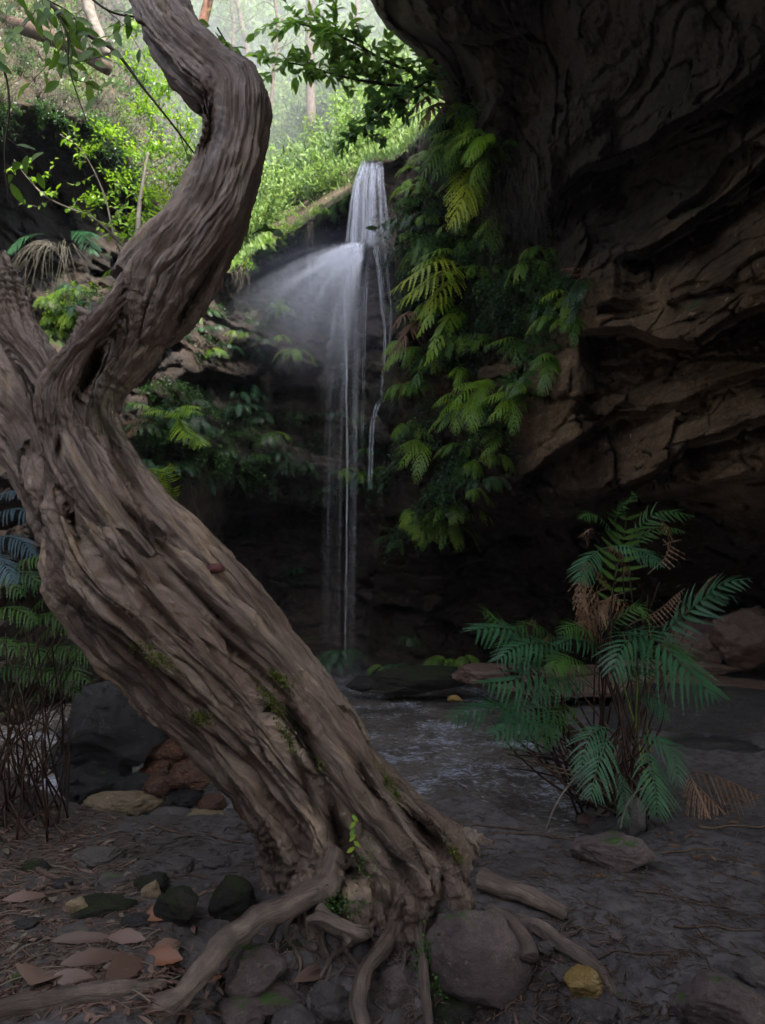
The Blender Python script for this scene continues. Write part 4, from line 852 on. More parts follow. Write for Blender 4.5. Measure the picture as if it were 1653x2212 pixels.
for (x0, y0, x1, y1, lb) in [(545, 505, 600, 505, 'single green sprig with two leaves at the trunk edge, left of the rim'), (880, 470, 800, 505, 'dark twig with a few leaves in front of the falling water')]:
    t = thing('leafy_sprig', lb, 'sprig', P(x0, y0, 3.2 if x0 < 700 else 7.4)); d = 3.0 if x0 < 700 else 7.3; ml = MB(); ms = MB()
    sprig(ml, ms, [P(x0, y0, d), P((x0+x1)/2, (y0+y1)/2-12, d), P(x1, y1, d)], 4 if d < 5 else 7, .085 if d < 5 else .12, .036 if d < 5 else .05, .003); part('leaves', ml, L_MID if d < 5 else L_DARK, t); part('twig', ms, M_STEM, t)
# ================================================================== FERNS AND PLANTS ON THE WALL RIGHT OF THE FALL
random.seed(77)
def wf(label, spec, mat, W=.22, m=6, lift=.12, group=None, pw=.24, n=14, droop=.3, plain=False):
    """spec: fronds as (x0, y0, x1, y1[, arch px]) on the cliff, tips standing off the rock"""
    fr = []
    for s in spec:
        x0, y0, x1, y1 = s[:4]; a = s[4] if len(s) > 4 else 14; p0, d = wallp(x0, y0); L = math.hypot(x1-x0, y1-y0)*d/F
        fr.append([P(x0, y0, d-.02), P(x0+(x1-x0)*.33, y0+(y1-y0)*.33-a, d-lift-L*.3), P(x0+(x1-x0)*.7, y0+(y1-y0)*.7-a*.7, d-lift-L*.5), P(x1, y1, d-lift-L*.5)])
    return fern_plant(label, fr[0][0], fr, mat, group, 0 if plain else m, n, W, droop=droop, pw=pw)
wf('tall yellow fern hanging from the wall right of the fall top', [(1035, 345, 975, 490, 10), (1030, 360, 1000, 480, 8), (1020, 350, 965, 440, 12), (1045, 400, 1010, 470, 4)], L_YELLOW, W=.26)
wf('large bright yellow green fern spilling left towards the falling water', [(1000, 560, 842, 632, 22), (1010, 575, 855, 665, 20), (1000, 600, 880, 650, 26), (985, 555, 880, 590, 14), (1005, 590, 900, 690, 12), (990, 545, 905, 560, 14)], L_YELLOW, W=.22, lift=.3)
wf('green fern with long narrow hanging fronds below the large yellow fern', [(985, 640, 900, 730, 20), (1000, 650, 918, 790, 14), (1010, 660, 945, 760, 12), (975, 640, 900, 690, 12), (1005, 690, 960, 770, 8)], L_BRIGHT, W=.20, plain=True, pw=.35)
wf('orange brown dying fern at the left tip of the yellow fern', [(905, 690, 848, 765, 6), (895, 670, 845, 710, 6), (900, 690, 870, 750, 4)], L_DEAD, W=.24, lift=.4)
wf('green fern with upright comb fronds at the cliff nose', [(945, 175, 880, 95, 4), (955, 190, 850, 120, 10), (950, 200, 800, 185, 16), (945, 195, 840, 150, 16)], L_BRIGHT, W=.20, plain=True, pw=.3, lift=.5)
wf('brown and green fern arching over under the cliff nose', [(960, 215, 850, 235, 30), (965, 220, 870, 260, 28), (965, 225, 905, 280, 20)], L_DEAD, W=.24, plain=True, pw=.25, lift=.4)
wf('fern of many green fronds hanging beside the top of the fall', [(975, 250, 880, 330, 14), (980, 280, 905, 390, 12), (960, 240, 850, 285, 18), (1000, 300, 930, 395, 8), (985, 240, 915, 310, 10), (1000, 260, 960, 330, 6)], L_MID, W=.22)
wf('light green fern tongues on the bare rock under the nose', [(1010, 220, 985, 300, 8), (1020, 240, 1005, 310, 8), (990, 215, 965, 265, 6)], L_BRIGHT, W=.22, plain=True, pw=.35)
wf('pale bluish fern beside the small boulder in the fall', [(925, 520, 895, 600, 10), (940, 520, 915, 585, 10), (930, 515, 890, 560, 14)], L_MID, W=.2)
wf('pinkish dry frond sticking out left from the dark ledge', [(1275, 590, 1210, 582, 8), (1270, 600, 1222, 595, 6)], L_RED, W=.2)
wf('dark green fern hanging under the pinkish dry frond', [(1270, 595, 1215, 665, 6), (1260, 610, 1235, 680, 4), (1280, 600, 1250, 650, 8), (1265, 640, 1225, 700, 4)], L_DARK, W=.22)
wf('light green narrow fern on the rock edge right of the dark wall', [(1150, 820, 1090, 865, 8), (1160, 800, 1110, 835, 8), (1180, 780, 1140, 800, 6)], L_MID, W=.2, plain=True, pw=.4)
wf('bright fern at the foot of the plant covered wall edge', [(960, 1110, 905, 1150, 10), (965, 1095, 925, 1115, 8), (950, 1130, 900, 1180, 8), (965, 1120, 930, 1170, 4)], L_BRIGHT, W=.22)
wf('small fern low on the wall right of the thin water thread', [(850, 1160, 805, 1175, 8), (860, 1150, 815, 1140, 6), (870, 1165, 830, 1195, 8), (865, 1170, 870, 1200, 4)], L_MID, W=.24)
for k in range(26):
    py = 230+900*random.random()**1.25; xl = RL(py)+12; xr = np.interp(py, [190, 320, 450, 600, 700, 900, 1050, 1200], [1020, 1090, 1120, 1240, 1260, 1110, 1050, 960]); px = xl+(xr-xl)*random.random()**.8; L = random.uniform(45, 95); sp_ = []
    for q_ in range(random.randint(4, 7)): a = random.uniform(1.7, 3.3); sp_.append((px, py, px+math.cos(a)*L*random.uniform(.6, 1.), py+abs(math.sin(a))*L*random.uniform(.4, 1.)+12, random.uniform(6, 20)))
    br_ = random.random(); wf(('bright' if br_ < .45 else 'mid green')+' long fronded fern '+band(py, (300, 420, 520, 640, 760, 880, 1010, 9999), ('under the cliff nose', 'near the tall yellow fern', 'just above the large yellow fern', 'level with the large yellow fern', 'level with the orange dying fern', 'below the long hanging fronds', 'halfway down the dark wall', 'lowest on the plant covered wall'))+band(px, (920, 1010, 9999), (', on the waterfall side', ', in the middle', ', towards the bare rock')), sp_, L_BRIGHT if br_ < .45 else L_FERN, W=.2, m=5, n=13, lift=.2, group='long fronded ferns on the wall')
for k, (px, py) in enumerate([(x, y) for x, y in zip(RNG.uniform(840, 1330, 900), RNG.uniform(190, 1200, 900)) if y < 1190 and (x > RL(y)+10) and x < np.interp(y, [190, 320, 450, 600, 700, 900, 1050, 1200], [1020, 1090, 1120, 1240, 1260, 1110, 1050, 960]) and x > np.interp(y, [190, 800, 1200], [850, 880, 840])][:260]):
    edge = np.interp(py, [190, 320, 450, 600, 700, 900, 1050, 1200], [1020, 1090, 1120, 1240, 1260, 1110, 1050, 960])-px
    p, d = wallp(px, py, .16); lower = py > 800
    if lower and edge > 110 and random.random() < .75: continue
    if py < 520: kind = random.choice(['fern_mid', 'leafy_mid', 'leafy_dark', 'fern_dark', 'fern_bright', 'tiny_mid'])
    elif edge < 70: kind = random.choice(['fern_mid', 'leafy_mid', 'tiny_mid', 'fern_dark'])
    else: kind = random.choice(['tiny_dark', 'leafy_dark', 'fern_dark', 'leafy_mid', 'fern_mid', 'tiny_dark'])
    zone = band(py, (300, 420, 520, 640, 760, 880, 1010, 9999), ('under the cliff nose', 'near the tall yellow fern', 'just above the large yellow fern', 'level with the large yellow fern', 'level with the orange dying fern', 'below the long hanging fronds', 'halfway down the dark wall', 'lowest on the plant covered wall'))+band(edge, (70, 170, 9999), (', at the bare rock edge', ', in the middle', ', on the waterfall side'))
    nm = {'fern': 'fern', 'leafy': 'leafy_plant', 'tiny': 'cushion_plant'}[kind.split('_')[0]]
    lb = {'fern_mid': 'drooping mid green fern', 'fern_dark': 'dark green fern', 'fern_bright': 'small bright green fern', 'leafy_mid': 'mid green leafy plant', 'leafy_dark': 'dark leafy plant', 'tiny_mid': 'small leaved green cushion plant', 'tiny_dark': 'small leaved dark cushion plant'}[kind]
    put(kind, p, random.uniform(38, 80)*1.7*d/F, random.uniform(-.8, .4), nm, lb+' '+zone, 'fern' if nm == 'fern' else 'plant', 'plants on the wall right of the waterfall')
t = thing('dry_grass', 'mass of grey dry grass hanging from the wall right of the yellow fern', 'dry grass', wallp(1110, 430)[0]); mb = MB()
pts = np.array([wallp(x, y, random.uniform(.02, .25))[0] for x, y in zip(RNG.uniform(1050, 1180, 130), RNG.uniform(330, 520, 130))]); wisps(mb, pts, .55, 900, .05, .0018); part('strands', mb, L_PALE, t)
t = thing('dry_grass', 'faint hanging dead strands in the dark below the grey grass', 'dry grass', wallp(1100, 600)[0]); mb = MB()
pts = np.array([wallp(x, y, random.uniform(.02, .2))[0] for x, y in zip(RNG.uniform(1000, 1210, 80), RNG.uniform(520, 760, 80))]); wisps(mb, pts, .5, 320, .05, .0014); part('strands', mb, L_PALE, t)
# ================================================================== PLANTS ON THE BACK WALL
random.seed(88)
def bclump(n, x0, x1, y0, y1, kinds, size, label, group, lift=.16):
    for k in range(n):
        px, py = random.uniform(x0, x1), random.uniform(y0, y1); p, d = wallp(px, py, lift, 'B'); kind = random.choice(kinds)
        nm = {'fern': 'fern', 'leafy': 'leafy_plant', 'tiny': 'cushion_plant', 'brush': 'dry_shrub'}[kind.split('_')[0]]
        what = {'fern': 'fern', 'leafy': 'leafy plant', 'tiny': 'cushion plant', 'brush': 'dry tuft'}[kind.split('_')[0]]
        tone = {'mid': 'green ', 'dark': 'dark ', 'blue': 'bluish ', 'bright': 'bright ', 'pale': 'grey ', 'far': 'light '}[kind.split('_')[1]]
        put(kind, p, random.uniform(*size)*1.7*d/F, random.uniform(-.5, .5), nm, tone+what+' '+label+band((px-x0)/(x1-x0), (.34, .67, 9), (', left ', ', centre ', ', right '))+band((py-y0)/(y1-y0), (.5, 9), ('top', 'bottom')), 'fern' if nm == 'fern' else 'plant', group)
bclump(34, 370, 640, 640, 770, ['fern_blue', 'leafy_dark', 'tiny_dark', 'fern_dark', 'fern_mid'], (26, 48), 'on the shaded wall under the spray fan', 'plants on the shelf under the spray')
bclump(75, 290, 580, 805, 1060, ['tiny_dark', 'leafy_dark', 'tiny_dark', 'fern_dark', 'leafy_mid', 'tiny_mid', 'fern_blue'], (34, 66), 'in the green curtain right of the trunk neck', 'plants of the green curtain')
bclump(40, 580, 830, 900, 1060, ['fern_blue', 'fern_dark', 'leafy_dark', 'tiny_dark', 'fern_mid'], (30, 55), 'on the wall behind the thin water thread', 'plants behind the water thread')
bclump(14, 470, 640, 1080, 1180, ['leafy_dark', 'tiny_dark', 'fern_dark'], (22, 36), 'hanging under the wet ledge in the dark', 'plants under the wet ledge')
bclump(6, 590, 650, 1210, 1275, ['fern_blue', 'leafy_dark'], (18, 26), 'sparse on the black wall low behind the fall', 'sparse plants low on the black wall')
bclump(26, 495, 770, 0, 0, ['fern_mid', 'leafy_mid', 'tiny_mid'], (1, 2), '', '') if False else None
for k in range(34):
    px = random.uniform(500, 775); py = rimy(px)+random.uniform(-8, 18); p, d = wallp(px, py, .1, 'B'); kind = random.choice(['tiny_mid', 'fern_mid', 'leafy_mid', 'leafy_bright', 'brush_pale'])
    lb = {'tiny_mid': 'low green cushion', 'fern_mid': 'green fern', 'leafy_mid': 'mid green leafy tuft', 'leafy_bright': 'bright leafy tuft', 'brush_pale': 'dry straw tuft'}[kind]
    put(kind, p, random.uniform(26, 46)*1.6*d/F, random.uniform(-.5, .5), 'rim_plant', lb+' on the rock rim '+band(px, (560, 640, 710, 9999), ('beside the trunk', 'above the hanging roots', 'above the spray fan', 'close to the fall top')), 'plant', 'plants along the rock rim')
for (x0, x1, y0, y1, L, n, lb, mt) in [(400, 475, 1000, 1060, .62, 420, 'curtain of straw coloured roots hanging below the green plants', L_STRAW), (505, 560, 560, 600, .28, 90, 'bunch of pale roots hanging under the rim beside the trunk', L_STRAW), (660, 705, 480, 505, .34, 110, 'bunch of white roots hanging under the rim near the fall', L_STRAW), (560, 740, 800, 1000, .5, 260, 'fine dark roots trailing down the middle of the back wall', L_PALE)]:
    t = thing('hanging_roots', lb, 'hanging roots', wallp((x0+x1)/2, y0, .1, 'B')[0]); mb = MB(); pts = np.array([wallp(x, y, .15, 'B')[0] for x, y in zip(RNG.uniform(x0, x1, 40), RNG.uniform(y0, y1, 40))])
    wisps(mb, pts, L, n, .03, .0028 if mt is L_STRAW else .0018); part('strands', mb, mt, t)
# low ferns at the foot of the back wall and by the ledge
for px, py, s, kd, lb in [(715, 1440, 62, 'fern_blue', 'blue green fern at the foot of the fall beside the trunk edge'), (735, 1415, 46, 'fern_blue', 'smaller blue fern just above the one at the foot of the fall'), (830, 1448, 34, 'fern_mid', 'small fern on the left end of the mossy ledge'), (885, 1385, 44, 'fern_dark', 'tall dark fern standing behind the mossy ledge'), (965, 1432, 52, 'fern_mid', 'bright arching fern behind the middle of the mossy ledge'), (1000, 1425, 40, 'fern_mid', 'small fern right of the bright arching fern on the ledge'), (925, 1440, 34, 'fern_dark', 'low dark fern behind the ledge centre'), (855, 1440, 28, 'fern_blue', 'tiny bluish fern near the left end of the ledge')]:
    put(kd, P(px, py, 8.2), s*1.8*8.2/F, random.uniform(-.4, .4), 'fern', lb, 'fern', 'ferns behind the mossy ledge')
# ================================================================== WATERFALL
def silk_mat(name, dens, col=(.90, .92, 1.)):
    m, t = new_mat(name); b = NB(t); at = b.n('ShaderNodeAttribute', attribute_name='tint').outputs['Fac']
    f = b.noise(b.coords(scale=(16, 6, .7)), 2.2, 5, .65); a = b.math('MULTIPLY', at, b.ramp(f, [(.36, .25), (.62, 1.)]))
    a = b.math('MULTIPLY', a, dens); a = b.math('MINIMUM', a, 1.)
    p = b.princ(col, .45, None, .4); tr = b.n('ShaderNodeBsdfTranslucent'); tr.inputs[0].default_value = (*col, 1)
    s = b.n('ShaderNodeMixShader'); s.inputs[0].default_value = .5; b.l(p, s.inputs[1]); b.l(tr.outputs[0], s.inputs[2])
    tp = b.n('ShaderNodeBsdfTransparent'); x = b.n('ShaderNodeMixShader'); b.l(a, x.inputs[0]); b.l(tp.outputs[0], x.inputs[1]); b.l(s.outputs[0], x.inputs[2])
    b.out(x.outputs[0]); return m
M_SILK = silk_mat('falling_water', 1.0, (.72, .74, .84)); M_SPRAY = silk_mat('spray_water', .9); M_THREAD = silk_mat('water_thread', 2.2)
def ribbon(mb, C, W, A, side=(1, .15, 0)):
    """soft edged ribbon: centre line, half width, opacity along it"""
    C = np.asarray(C); n = len(C); T = nrm(np.gradient(C, axis=0)); s = nrm(np.cross(T, np.cross(np.array(side, float), T))) if True else 0
    s = nrm(np.array(side, float)-T*(T@np.array(side, float))[:, None]); W = np.broadcast_to(W, (n,))[:, None]; A = np.broadcast_to(A, (n,))
    dep = np.array([0, -1., 0])*W*.35
    V = np.concatenate([C-s*W, C-s*W*.4+dep, C+s*W*.4+dep, C+s*W]); i = np.arange(n-1)
    Q = np.concatenate([np.stack([i+k*n, i+1+k*n, i+1+(k+1)*n, i+(k+1)*n], -1) for k in range(3)])
    mb.add(V, Q, np.concatenate([0*A, A, A, 0*A]))
random.seed(12)
FD = 8.5
WFALL = thing('waterfall', 'silky white waterfall dropping over the rim and fanning out over the dark wall', 'waterfall', P(800, 350, FD))
mb = MB()
for k in range(64):
    u = random.random(); x0 = 786+u*40; x1 = 752+u*92+random.uniform(-5, 5); y1 = 545-u*22+random.uniform(-10, 6); w = random.uniform(2, 7)*FD/F
    C = cr([P(x0+random.uniform(-4, 4), 343+random.uniform(0, 16), FD+.25), P(x0*.6+x1*.4-4, 395, FD), P(x0*.3+x1*.7-2, 455, FD-.1), P(x1, y1, FD-.15)], 24)
    br = 1.0 if u < .62 else .5
    ribbon(mb, C, w*np.linspace(.7, 1.3, 24), br*random.choice([.15, .25, .4, .9])*random.uniform(.6, 1)*np.interp(np.linspace(0, 1, 24), [0, .1, .9, 1], [.1, 1, 1, .3]))
part('cascade', mb, M_SILK, WFALL)
mb = MB()
for k in range(380):
    v = 18+random.random()**1.2*285; h = random.uniform(.55, 1.)*np.interp(v, [0, 120, 300], [400, 330, 170]); n = 20; s = np.linspace(0, 1, n)**1.15
    x = 786-random.uniform(0, 26)-v*s; y = 532+random.uniform(-8, 30)+h*s**1.65; d = FD-.15-.5*s*random.uniform(.2, 1.4)
    w = random.uniform(1.5, 5)*FD/F*np.linspace(.8, 3.2, n)
    ribbon(mb, P(x, y, d), w, random.uniform(.05, .36)*np.interp(v, [0, 120, 300], [.55, 1.1, .6])*np.interp(s, [0, .05, .18, .45, 1], [.6, 1.6, .9, .34, 0]), (.6, .3, -.6) if v > 60 else (1, .1, 0))
part('spray_fan', mb, M_SPRAY, WFALL)
def stream(px, w, a, j=3, n=3, d=FD-.25, mat=M_THREAD, name='water_thread'):
    mb = MB(); q = np.array(px, float)
    for k in range(n):
        C = cr(P(q[:, 0]+random.uniform(-j, j), q[:, 1], d+q[:, 0]*0), 60); s = np.linspace(0, 1, 60); C = C+np.stack([pn(np.stack([s*12, s*0+k, s*0], -1))*.012, 0*s, 0*s], -1)
        ribbon(mb, C, w*d/F*(1+.4*pn(np.stack([s*20, s*0+k+5, s*0], -1))), a*np.interp(s, [0, .04, .8, 1], [.3, 1, .8, .1])*random.uniform(.6, 1))
    part(name, mb, mat, WFALL)
stream([(752, 580), (744, 640), (746, 700), (750, 770), (749, 860), (751, 1000), (749, 1200), (746, 1450)], 1.3, .42, 1.6, 4)
stream([(762, 550), (748, 620), (742, 690), (745, 770), (744, 900)], 1.5, .15, 7, 5)
stream([(808, 530), (818, 590), (824, 660), (832, 720), (828, 800), (822, 880)], 1.2, .42, 2.2, 4)
stream([(812, 528), (822, 590), (830, 660), (834, 720)], .9, .3, 5, 4)
stream([(770, 560), (765, 640), (768, 720), (764, 860), (766, 1000)], 1.2, .16, 9, 5)
stream([(795, 560), (790, 660), (786, 800), (782, 1000)], .8, .32, 3, 3)
stream([(818, 868), (810, 895), (804, 930), (802, 990), (800, 1060)], 1.6, .26, 5, 8)
for k in range(9): stream([(725+k*8, 600), (716+k*8.5, 720), (708+k*8, 900), (704+k*8, 1150), (702+k*7.5, 1440)], 1.2+random.random()*3.5, .03+.04*random.random(), 8, 3, name='water_veil')
stream([(830, 545), (838, 610), (843, 700), (838, 800)], .9, .22, 5, 5)
# mist hanging round the fall
m, t = new_mat('mist'); b = NB(t); pv = b.n('ShaderNodeVolumePrincipled'); pv.inputs['Color'].default_value = (.74, .79, 1, 1); pv.inputs['Density'].default_value = .5
tc = b.n('ShaderNodeTexCoord'); v = b.n('ShaderNodeVectorMath', operation='LENGTH'); b.l(tc.outputs['Object'], v.inputs[0])
r = b.ramp(v.outputs['Value'], [(.0, 1.), (.95, 0.)]); b.l(b.math('MULTIPLY', b.math('MULTIPLY', r, r), .62), pv.inputs['Density'])
o = b.n('ShaderNodeOutputMaterial'); b.l(pv.outputs[0], o.inputs[1]); M_MIST = m
def ico(sub):
    import bmesh
    bm = bmesh.new(); bmesh.ops.create_icosphere(bm, subdivisions=sub, radius=1); V = np.array([v.co[:] for v in bm.verts]); Q = np.array([[v.index for v in f.verts] for f in bm.faces]); bm.free(); return V, Q
V, Q = ico(3)
for (px, py, d, sx, sz) in [(690, 660, 8.2, 1.35, 1.35), (735, 1455, 8.3, .75, .35)]:
    o = link('mist', make_mesh('mist', V, Q, M_MIST)); o.location = P(px, py, d); o.scale = (sx, .7, sz); o['kind'] = 'stuff'
m, t = new_mat('far_mist'); b = NB(t); pv = b.n('ShaderNodeVolumePrincipled'); pv.inputs['Color'].default_value = (.9, .93, 1, 1); pv.inputs['Density'].default_value = .014; pv.inputs['Anisotropy'].default_value = .1
o = b.n('ShaderNodeOutputMaterial'); b.l(pv.outputs[0], o.inputs[1])
o = link('mist', make_mesh('mist', V, Q, m)); o.location = P(600, 60, 27); o.scale = (22, 14, 16); o['kind'] = 'stuff'
# ================================================================== ROCKS
ICO = {4: ico(4)}
def rock(px, py, rx, ry, mat, label, d=None, seed=1, facets=7, thick=None, rough=.16, name='rock', cat='rock', sub=5, rz=0., flat=.8, group=None, tilt=0.):
    if sub not in ICO: ICO[sub] = ico(sub)
    V, Q = ICO[sub]; V = V.copy(); r = np.random.default_rng(seed)
    for k in range(facets):
        n = nrm(r.normal(size=3)*np.array([1, 1, .8])); c = r.uniform(.55, .85); t = V@n-c; V = V-np.where(t > 0, t*.88, 0)[:, None]*n
    V = V*(1+rough*fbm(V*1.7+seed*3, 4)[:, None]+rough*.35*(rid(V*4+seed, 3)[:, None]-.5)+rough*.25*fbm(V*12+seed, 3)[:, None]+rough*.12*fbm(V*34+seed, 2)[:, None])
    if d is None: q, d = G(px, min(py+ry*.75, 2300)); d = d+rx*.35*d/F
    c = P(px, py, d); s = np.array([rx, (thick or rx*flat), ry])*d/F*1.08
    ca, sa = math.cos(rz), math.sin(rz); V = V@np.array([[ca, sa, 0], [-sa, ca, 0], [0, 0, 1]]).T
    ca, sa = math.cos(tilt), math.sin(tilt); V = V@np.array([[ca, 0, sa], [0, 1, 0], [-sa, 0, ca]]).T
    o = part(name, (V*s+c, Q), mat); tag(o, label, cat, group); return o
R_ = rock
R_(1035, 2066, 108, 100, M_ROOTROCK, 'big rounded purple brown rock gripped by the roots', d=2.06, seed=3, facets=9, sub=5, thick=95, rough=.10, name='boulder', cat='boulder')
R_(385, 1966, 48, 42, M_MOSSROCK, 'pointed green mossy rock left of the trunk foot', seed=5)
R_(497, 1946, 48, 50, M_MOSSROCK, 'larger dark mossy rock touching the trunk foot', seed=6)
R_(1264, 2130, 46, 32, M_YELLOW, 'crumbly bright yellow rock on the right of the roots', seed=8, rough=.25, sub=5)
R_(1214, 2108, 24, 20, M_GREY, 'small grey flake against the yellow rock', seed=9, facets=10)
R_(1322, 1846, 82, 38, M_ROOTROCK, 'low grey rock on the path below the hanging fern', seed=10, facets=10, sub=5)
R_(1372, 1775, 26, 44, M_GREY, 'small upright rock behind the low grey path rock', seed=11)
R_(1150, 1668+78, 20, 14, M_SLAB, 'small dark round stone at the edge of the sandy path', seed=12)
R_(1565, 2165, 105, 62, M_ROOTROCK, 'large angular half buried rock in the bottom right corner', seed=13, facets=12, sub=5)
R_(1640, 2105, 50, 28, M_GREY, 'flat grey stone behind the bottom right rock', seed=14, facets=12)
R_(1290, 2190, 55, 26, M_GREY, 'low soil covered stone at the bottom under the yellow rock', seed=15)
R_(240, 1590, 118, 108, M_BLACK, 'big glistening wet black boulder behind the leaning trunk', d=3.9, seed=21, facets=12, rough=.22, sub=5, thick=80, name='boulder', cat='boulder')
R_(170, 1640, 60, 60, M_BLACK, 'smaller wet black boulder left of the glistening one', d=3.95, seed=22, rough=.2)
R_(380, 1560, 75, 60, M_BLACK, 'wet black rock in the shade right of the glistening boulder', d=4.3, seed=23, rough=.2)
R_(215, 1690, 70, 50, M_BLACK, 'low wet black rock in front of the glistening boulder', d=3.75, seed=24, rough=.2)
R_(372, 1632, 58, 34, M_ORANGE, 'topmost wet orange rust coloured rock in the trickle', d=3.9, seed=31, rough=.2, sub=5)
R_(345, 1670, 44, 30, M_ORANGE, 'wet orange rock left of the topmost one in the trickle', d=3.8, seed=32, rough=.2)
R_(418, 1676, 60, 34, M_ORANGE, 'broad wet orange rock right of the trickle', d=3.75, seed=33, rough=.2)
R_(340, 1700, 34, 20, M_ORANGE, 'low wet orange rock beside the tan stone', d=3.68, seed=34, rough=.2)
R_(400, 1722, 40, 20, M_BLACK, 'wet black rock among the orange rocks', d=3.66, seed=35, rough=.2)
R_(455, 1735, 34, 18, M_ORANGE, 'small orange stone half under the trunk', d=3.6, seed=36, rough=.2)
R_(262, 1740, 74, 30, M_TAN, 'smooth tan rock with black top at the edge of the sand', d=3.6, seed=37, facets=8, tilt=.25)
R_(300, 1712, 44, 38, M_BLACK, 'dark round stone resting behind the tan rock', d=3.7, seed=38)
R_(365, 1768, 62, 20, M_GREY, 'flat pale grey stone at the edge of the wet sand', d=3.5, seed=39)
R_(440, 1765, 60, 12, M_TAN, 'thin tan slab at the waterline near the trunk', d=3.5, seed=40)
for i, (x, y, a, c, mt, lb) in enumerate([(210, 1850, 60, 24, M_GREY, 'flattish grey stone in the litter behind the mossy rock'), (385, 1868, 44, 20, M_GREY, 'pale stone on the sand left of the trunk foot'), (235, 1905, 46, 22, M_GREY, 'rounded brown stone in the middle of the litter'), (470, 1862, 32, 16, M_GREY, 'small stone on the sand close to the trunk foot'), (70, 1872, 36, 20, M_MOSSROCK, 'dark stone at the left edge in the litter'), (215, 1958, 78, 26, M_MOSSROCK, 'long low dark mossy stone left of the pointed rock'), (158, 2012, 50, 22, M_GREY, 'plain grey stone above the long curled leaves'), (300, 1985, 36, 22, M_SLAB, 'dark pebble next to the red curled leaf'), (130, 1905, 30, 16, M_SLAB, 'small dark stone near the left litter edge'), (330, 1905, 42, 30, M_MOSSROCK, 'brown and mossy stone behind the pointed mossy rock'),
      (60, 1990, 34, 16, M_SLAB, 'dark flat pebble at the far left of the litter')]):
    R_(x, y+4, a*.9, c*.72, mt, lb, seed=50+i, group='stones in the leaf litter')
R_(168, 1962, 32, 24, M_TAN, 'pale angular slate chip standing in the litter', seed=71, facets=14, thick=8, tilt=.4)
R_(328, 1925, 26, 22, M_TAN, 'pale broken stone chip behind the pointed mossy rock', seed=72, facets=14, thick=10, tilt=.5)
for i, (x, y, a, c, d, mt, lb) in enumerate([(540, 2105, 72, 48, 2.03, M_ROOTROCK, 'brown rock in the bank below the long left root'), (590, 2160, 62, 28, 1.98, M_ROOTROCK, 'flat brown rock tilted below the bank rock'), (520, 2195, 60, 34, 1.93, M_ROOTROCK, 'rock at the very bottom beside the long left root'), (720, 2165, 60, 40, 1.95, M_GREY, 'angular grey rock left of the middle root'), (862, 2075, 34, 20, 2.12, M_GREY, 'small grey stone tucked behind the middle root'), (860, 2150, 44, 52, 2.0, M_ROOTROCK, 'rough stone between the two middle roots'), (630, 2055, 46, 30, 2.14, M_MOSSROCK, 'dark mossy stone under the root crown'), (740, 2090, 50, 34, 2.12, M_GREY, 'dusty stone right of the root crown'), (1185, 2045, 30, 18, 2.3, M_GREY, 'small stone under the right broken root'), (1100, 1990, 24, 14, 2.36, M_GREY, 'pebble between the right roots'), (990, 2190, 70, 30, 1.96, M_MOSSROCK, 'mossy soil covered rock under the big rounded rock'), (640, 2210, 50, 26, 1.9, M_GREY, 'grey stone cut by the bottom edge')]):
    R_(x, y, a, c, mt, lb, d=d if x < 1090 else None, seed=80+i, group='rocks in the root bank')
R_(1600, 1375, 80, 62, M_REDSLAB, 'angular block of sandstone at the right edge on the ledge', d=6.2, seed=101, facets=14, name='boulder', cat='boulder', sub=5)
R_(1515, 1395, 75, 52, M_REDSLAB, 'leaning brown sandstone block left of the angular one', d=6.5, seed=102, facets=12, name='boulder', cat='boulder', sub=5)
R_(905, 1470, 128, 30, M_MOSSROCK, 'long low mossy rock ledge behind the pool', d=7.9, seed=103, facets=10, sub=5, flat=.4, rough=.15)
R_(1065, 1455, 85, 26, M_REDSLAB, 'smooth pinkish ledge rock right of the mossy one', d=7.4, seed=104, facets=12, sub=5, flat=.4)
R_(785, 1476, 36, 16, M_BLACK, 'small wet black rock at the foot of the fall', d=8.0, seed=105)
R_(984, 1510, 16, 8, M_YELLOW, 'tiny yellow stone at the pool edge below the ledge', d=7.3, seed=106)
R_(1230, 1462, 130, 26, M_REDSLAB, 'broad flat pinkish ledge rock behind the big fern', d=6.8, seed=107, facets=12, sub=5, flat=.5)
R_(1450, 1445, 150, 24, M_REDSLAB, 'long flat reddish ledge rock running under the sandstone blocks', d=6.3, seed=108, facets=12, sub=5, flat=.5)
R_(1420, 1488, 330, 30, M_REDSLAB, 'wide wet reddish rock shelf right of the pool', d=5.9, seed=109, facets=8, sub=5, flat=.28, rough=.14)
R_(1580, 1600, 330, 135, M_SLAB, 'huge smooth dark rock slab behind the fern at the right edge', d=4.8, seed=110, facets=3, sub=5, flat=.35, rough=.10, name='rock_slab')
R_(1500, 1660, 240, 62, M_SLAB, 'low dark shelf of rock in front of the huge slab, right of the bush', d=4.25, seed=114, facets=6, sub=5, flat=.4, rough=.14, name='rock_slab')
R_(800, 552, 44, 34, M_BLACK, 'dark wet rock the water strikes below the fall top', d=8.75, seed=111, rough=.2)
R_(842, 865, 40, 52, M_MOSSROCK, 'mossy rock knob on the wall beside the right water thread', d=8.75, seed=112, rough=.2)

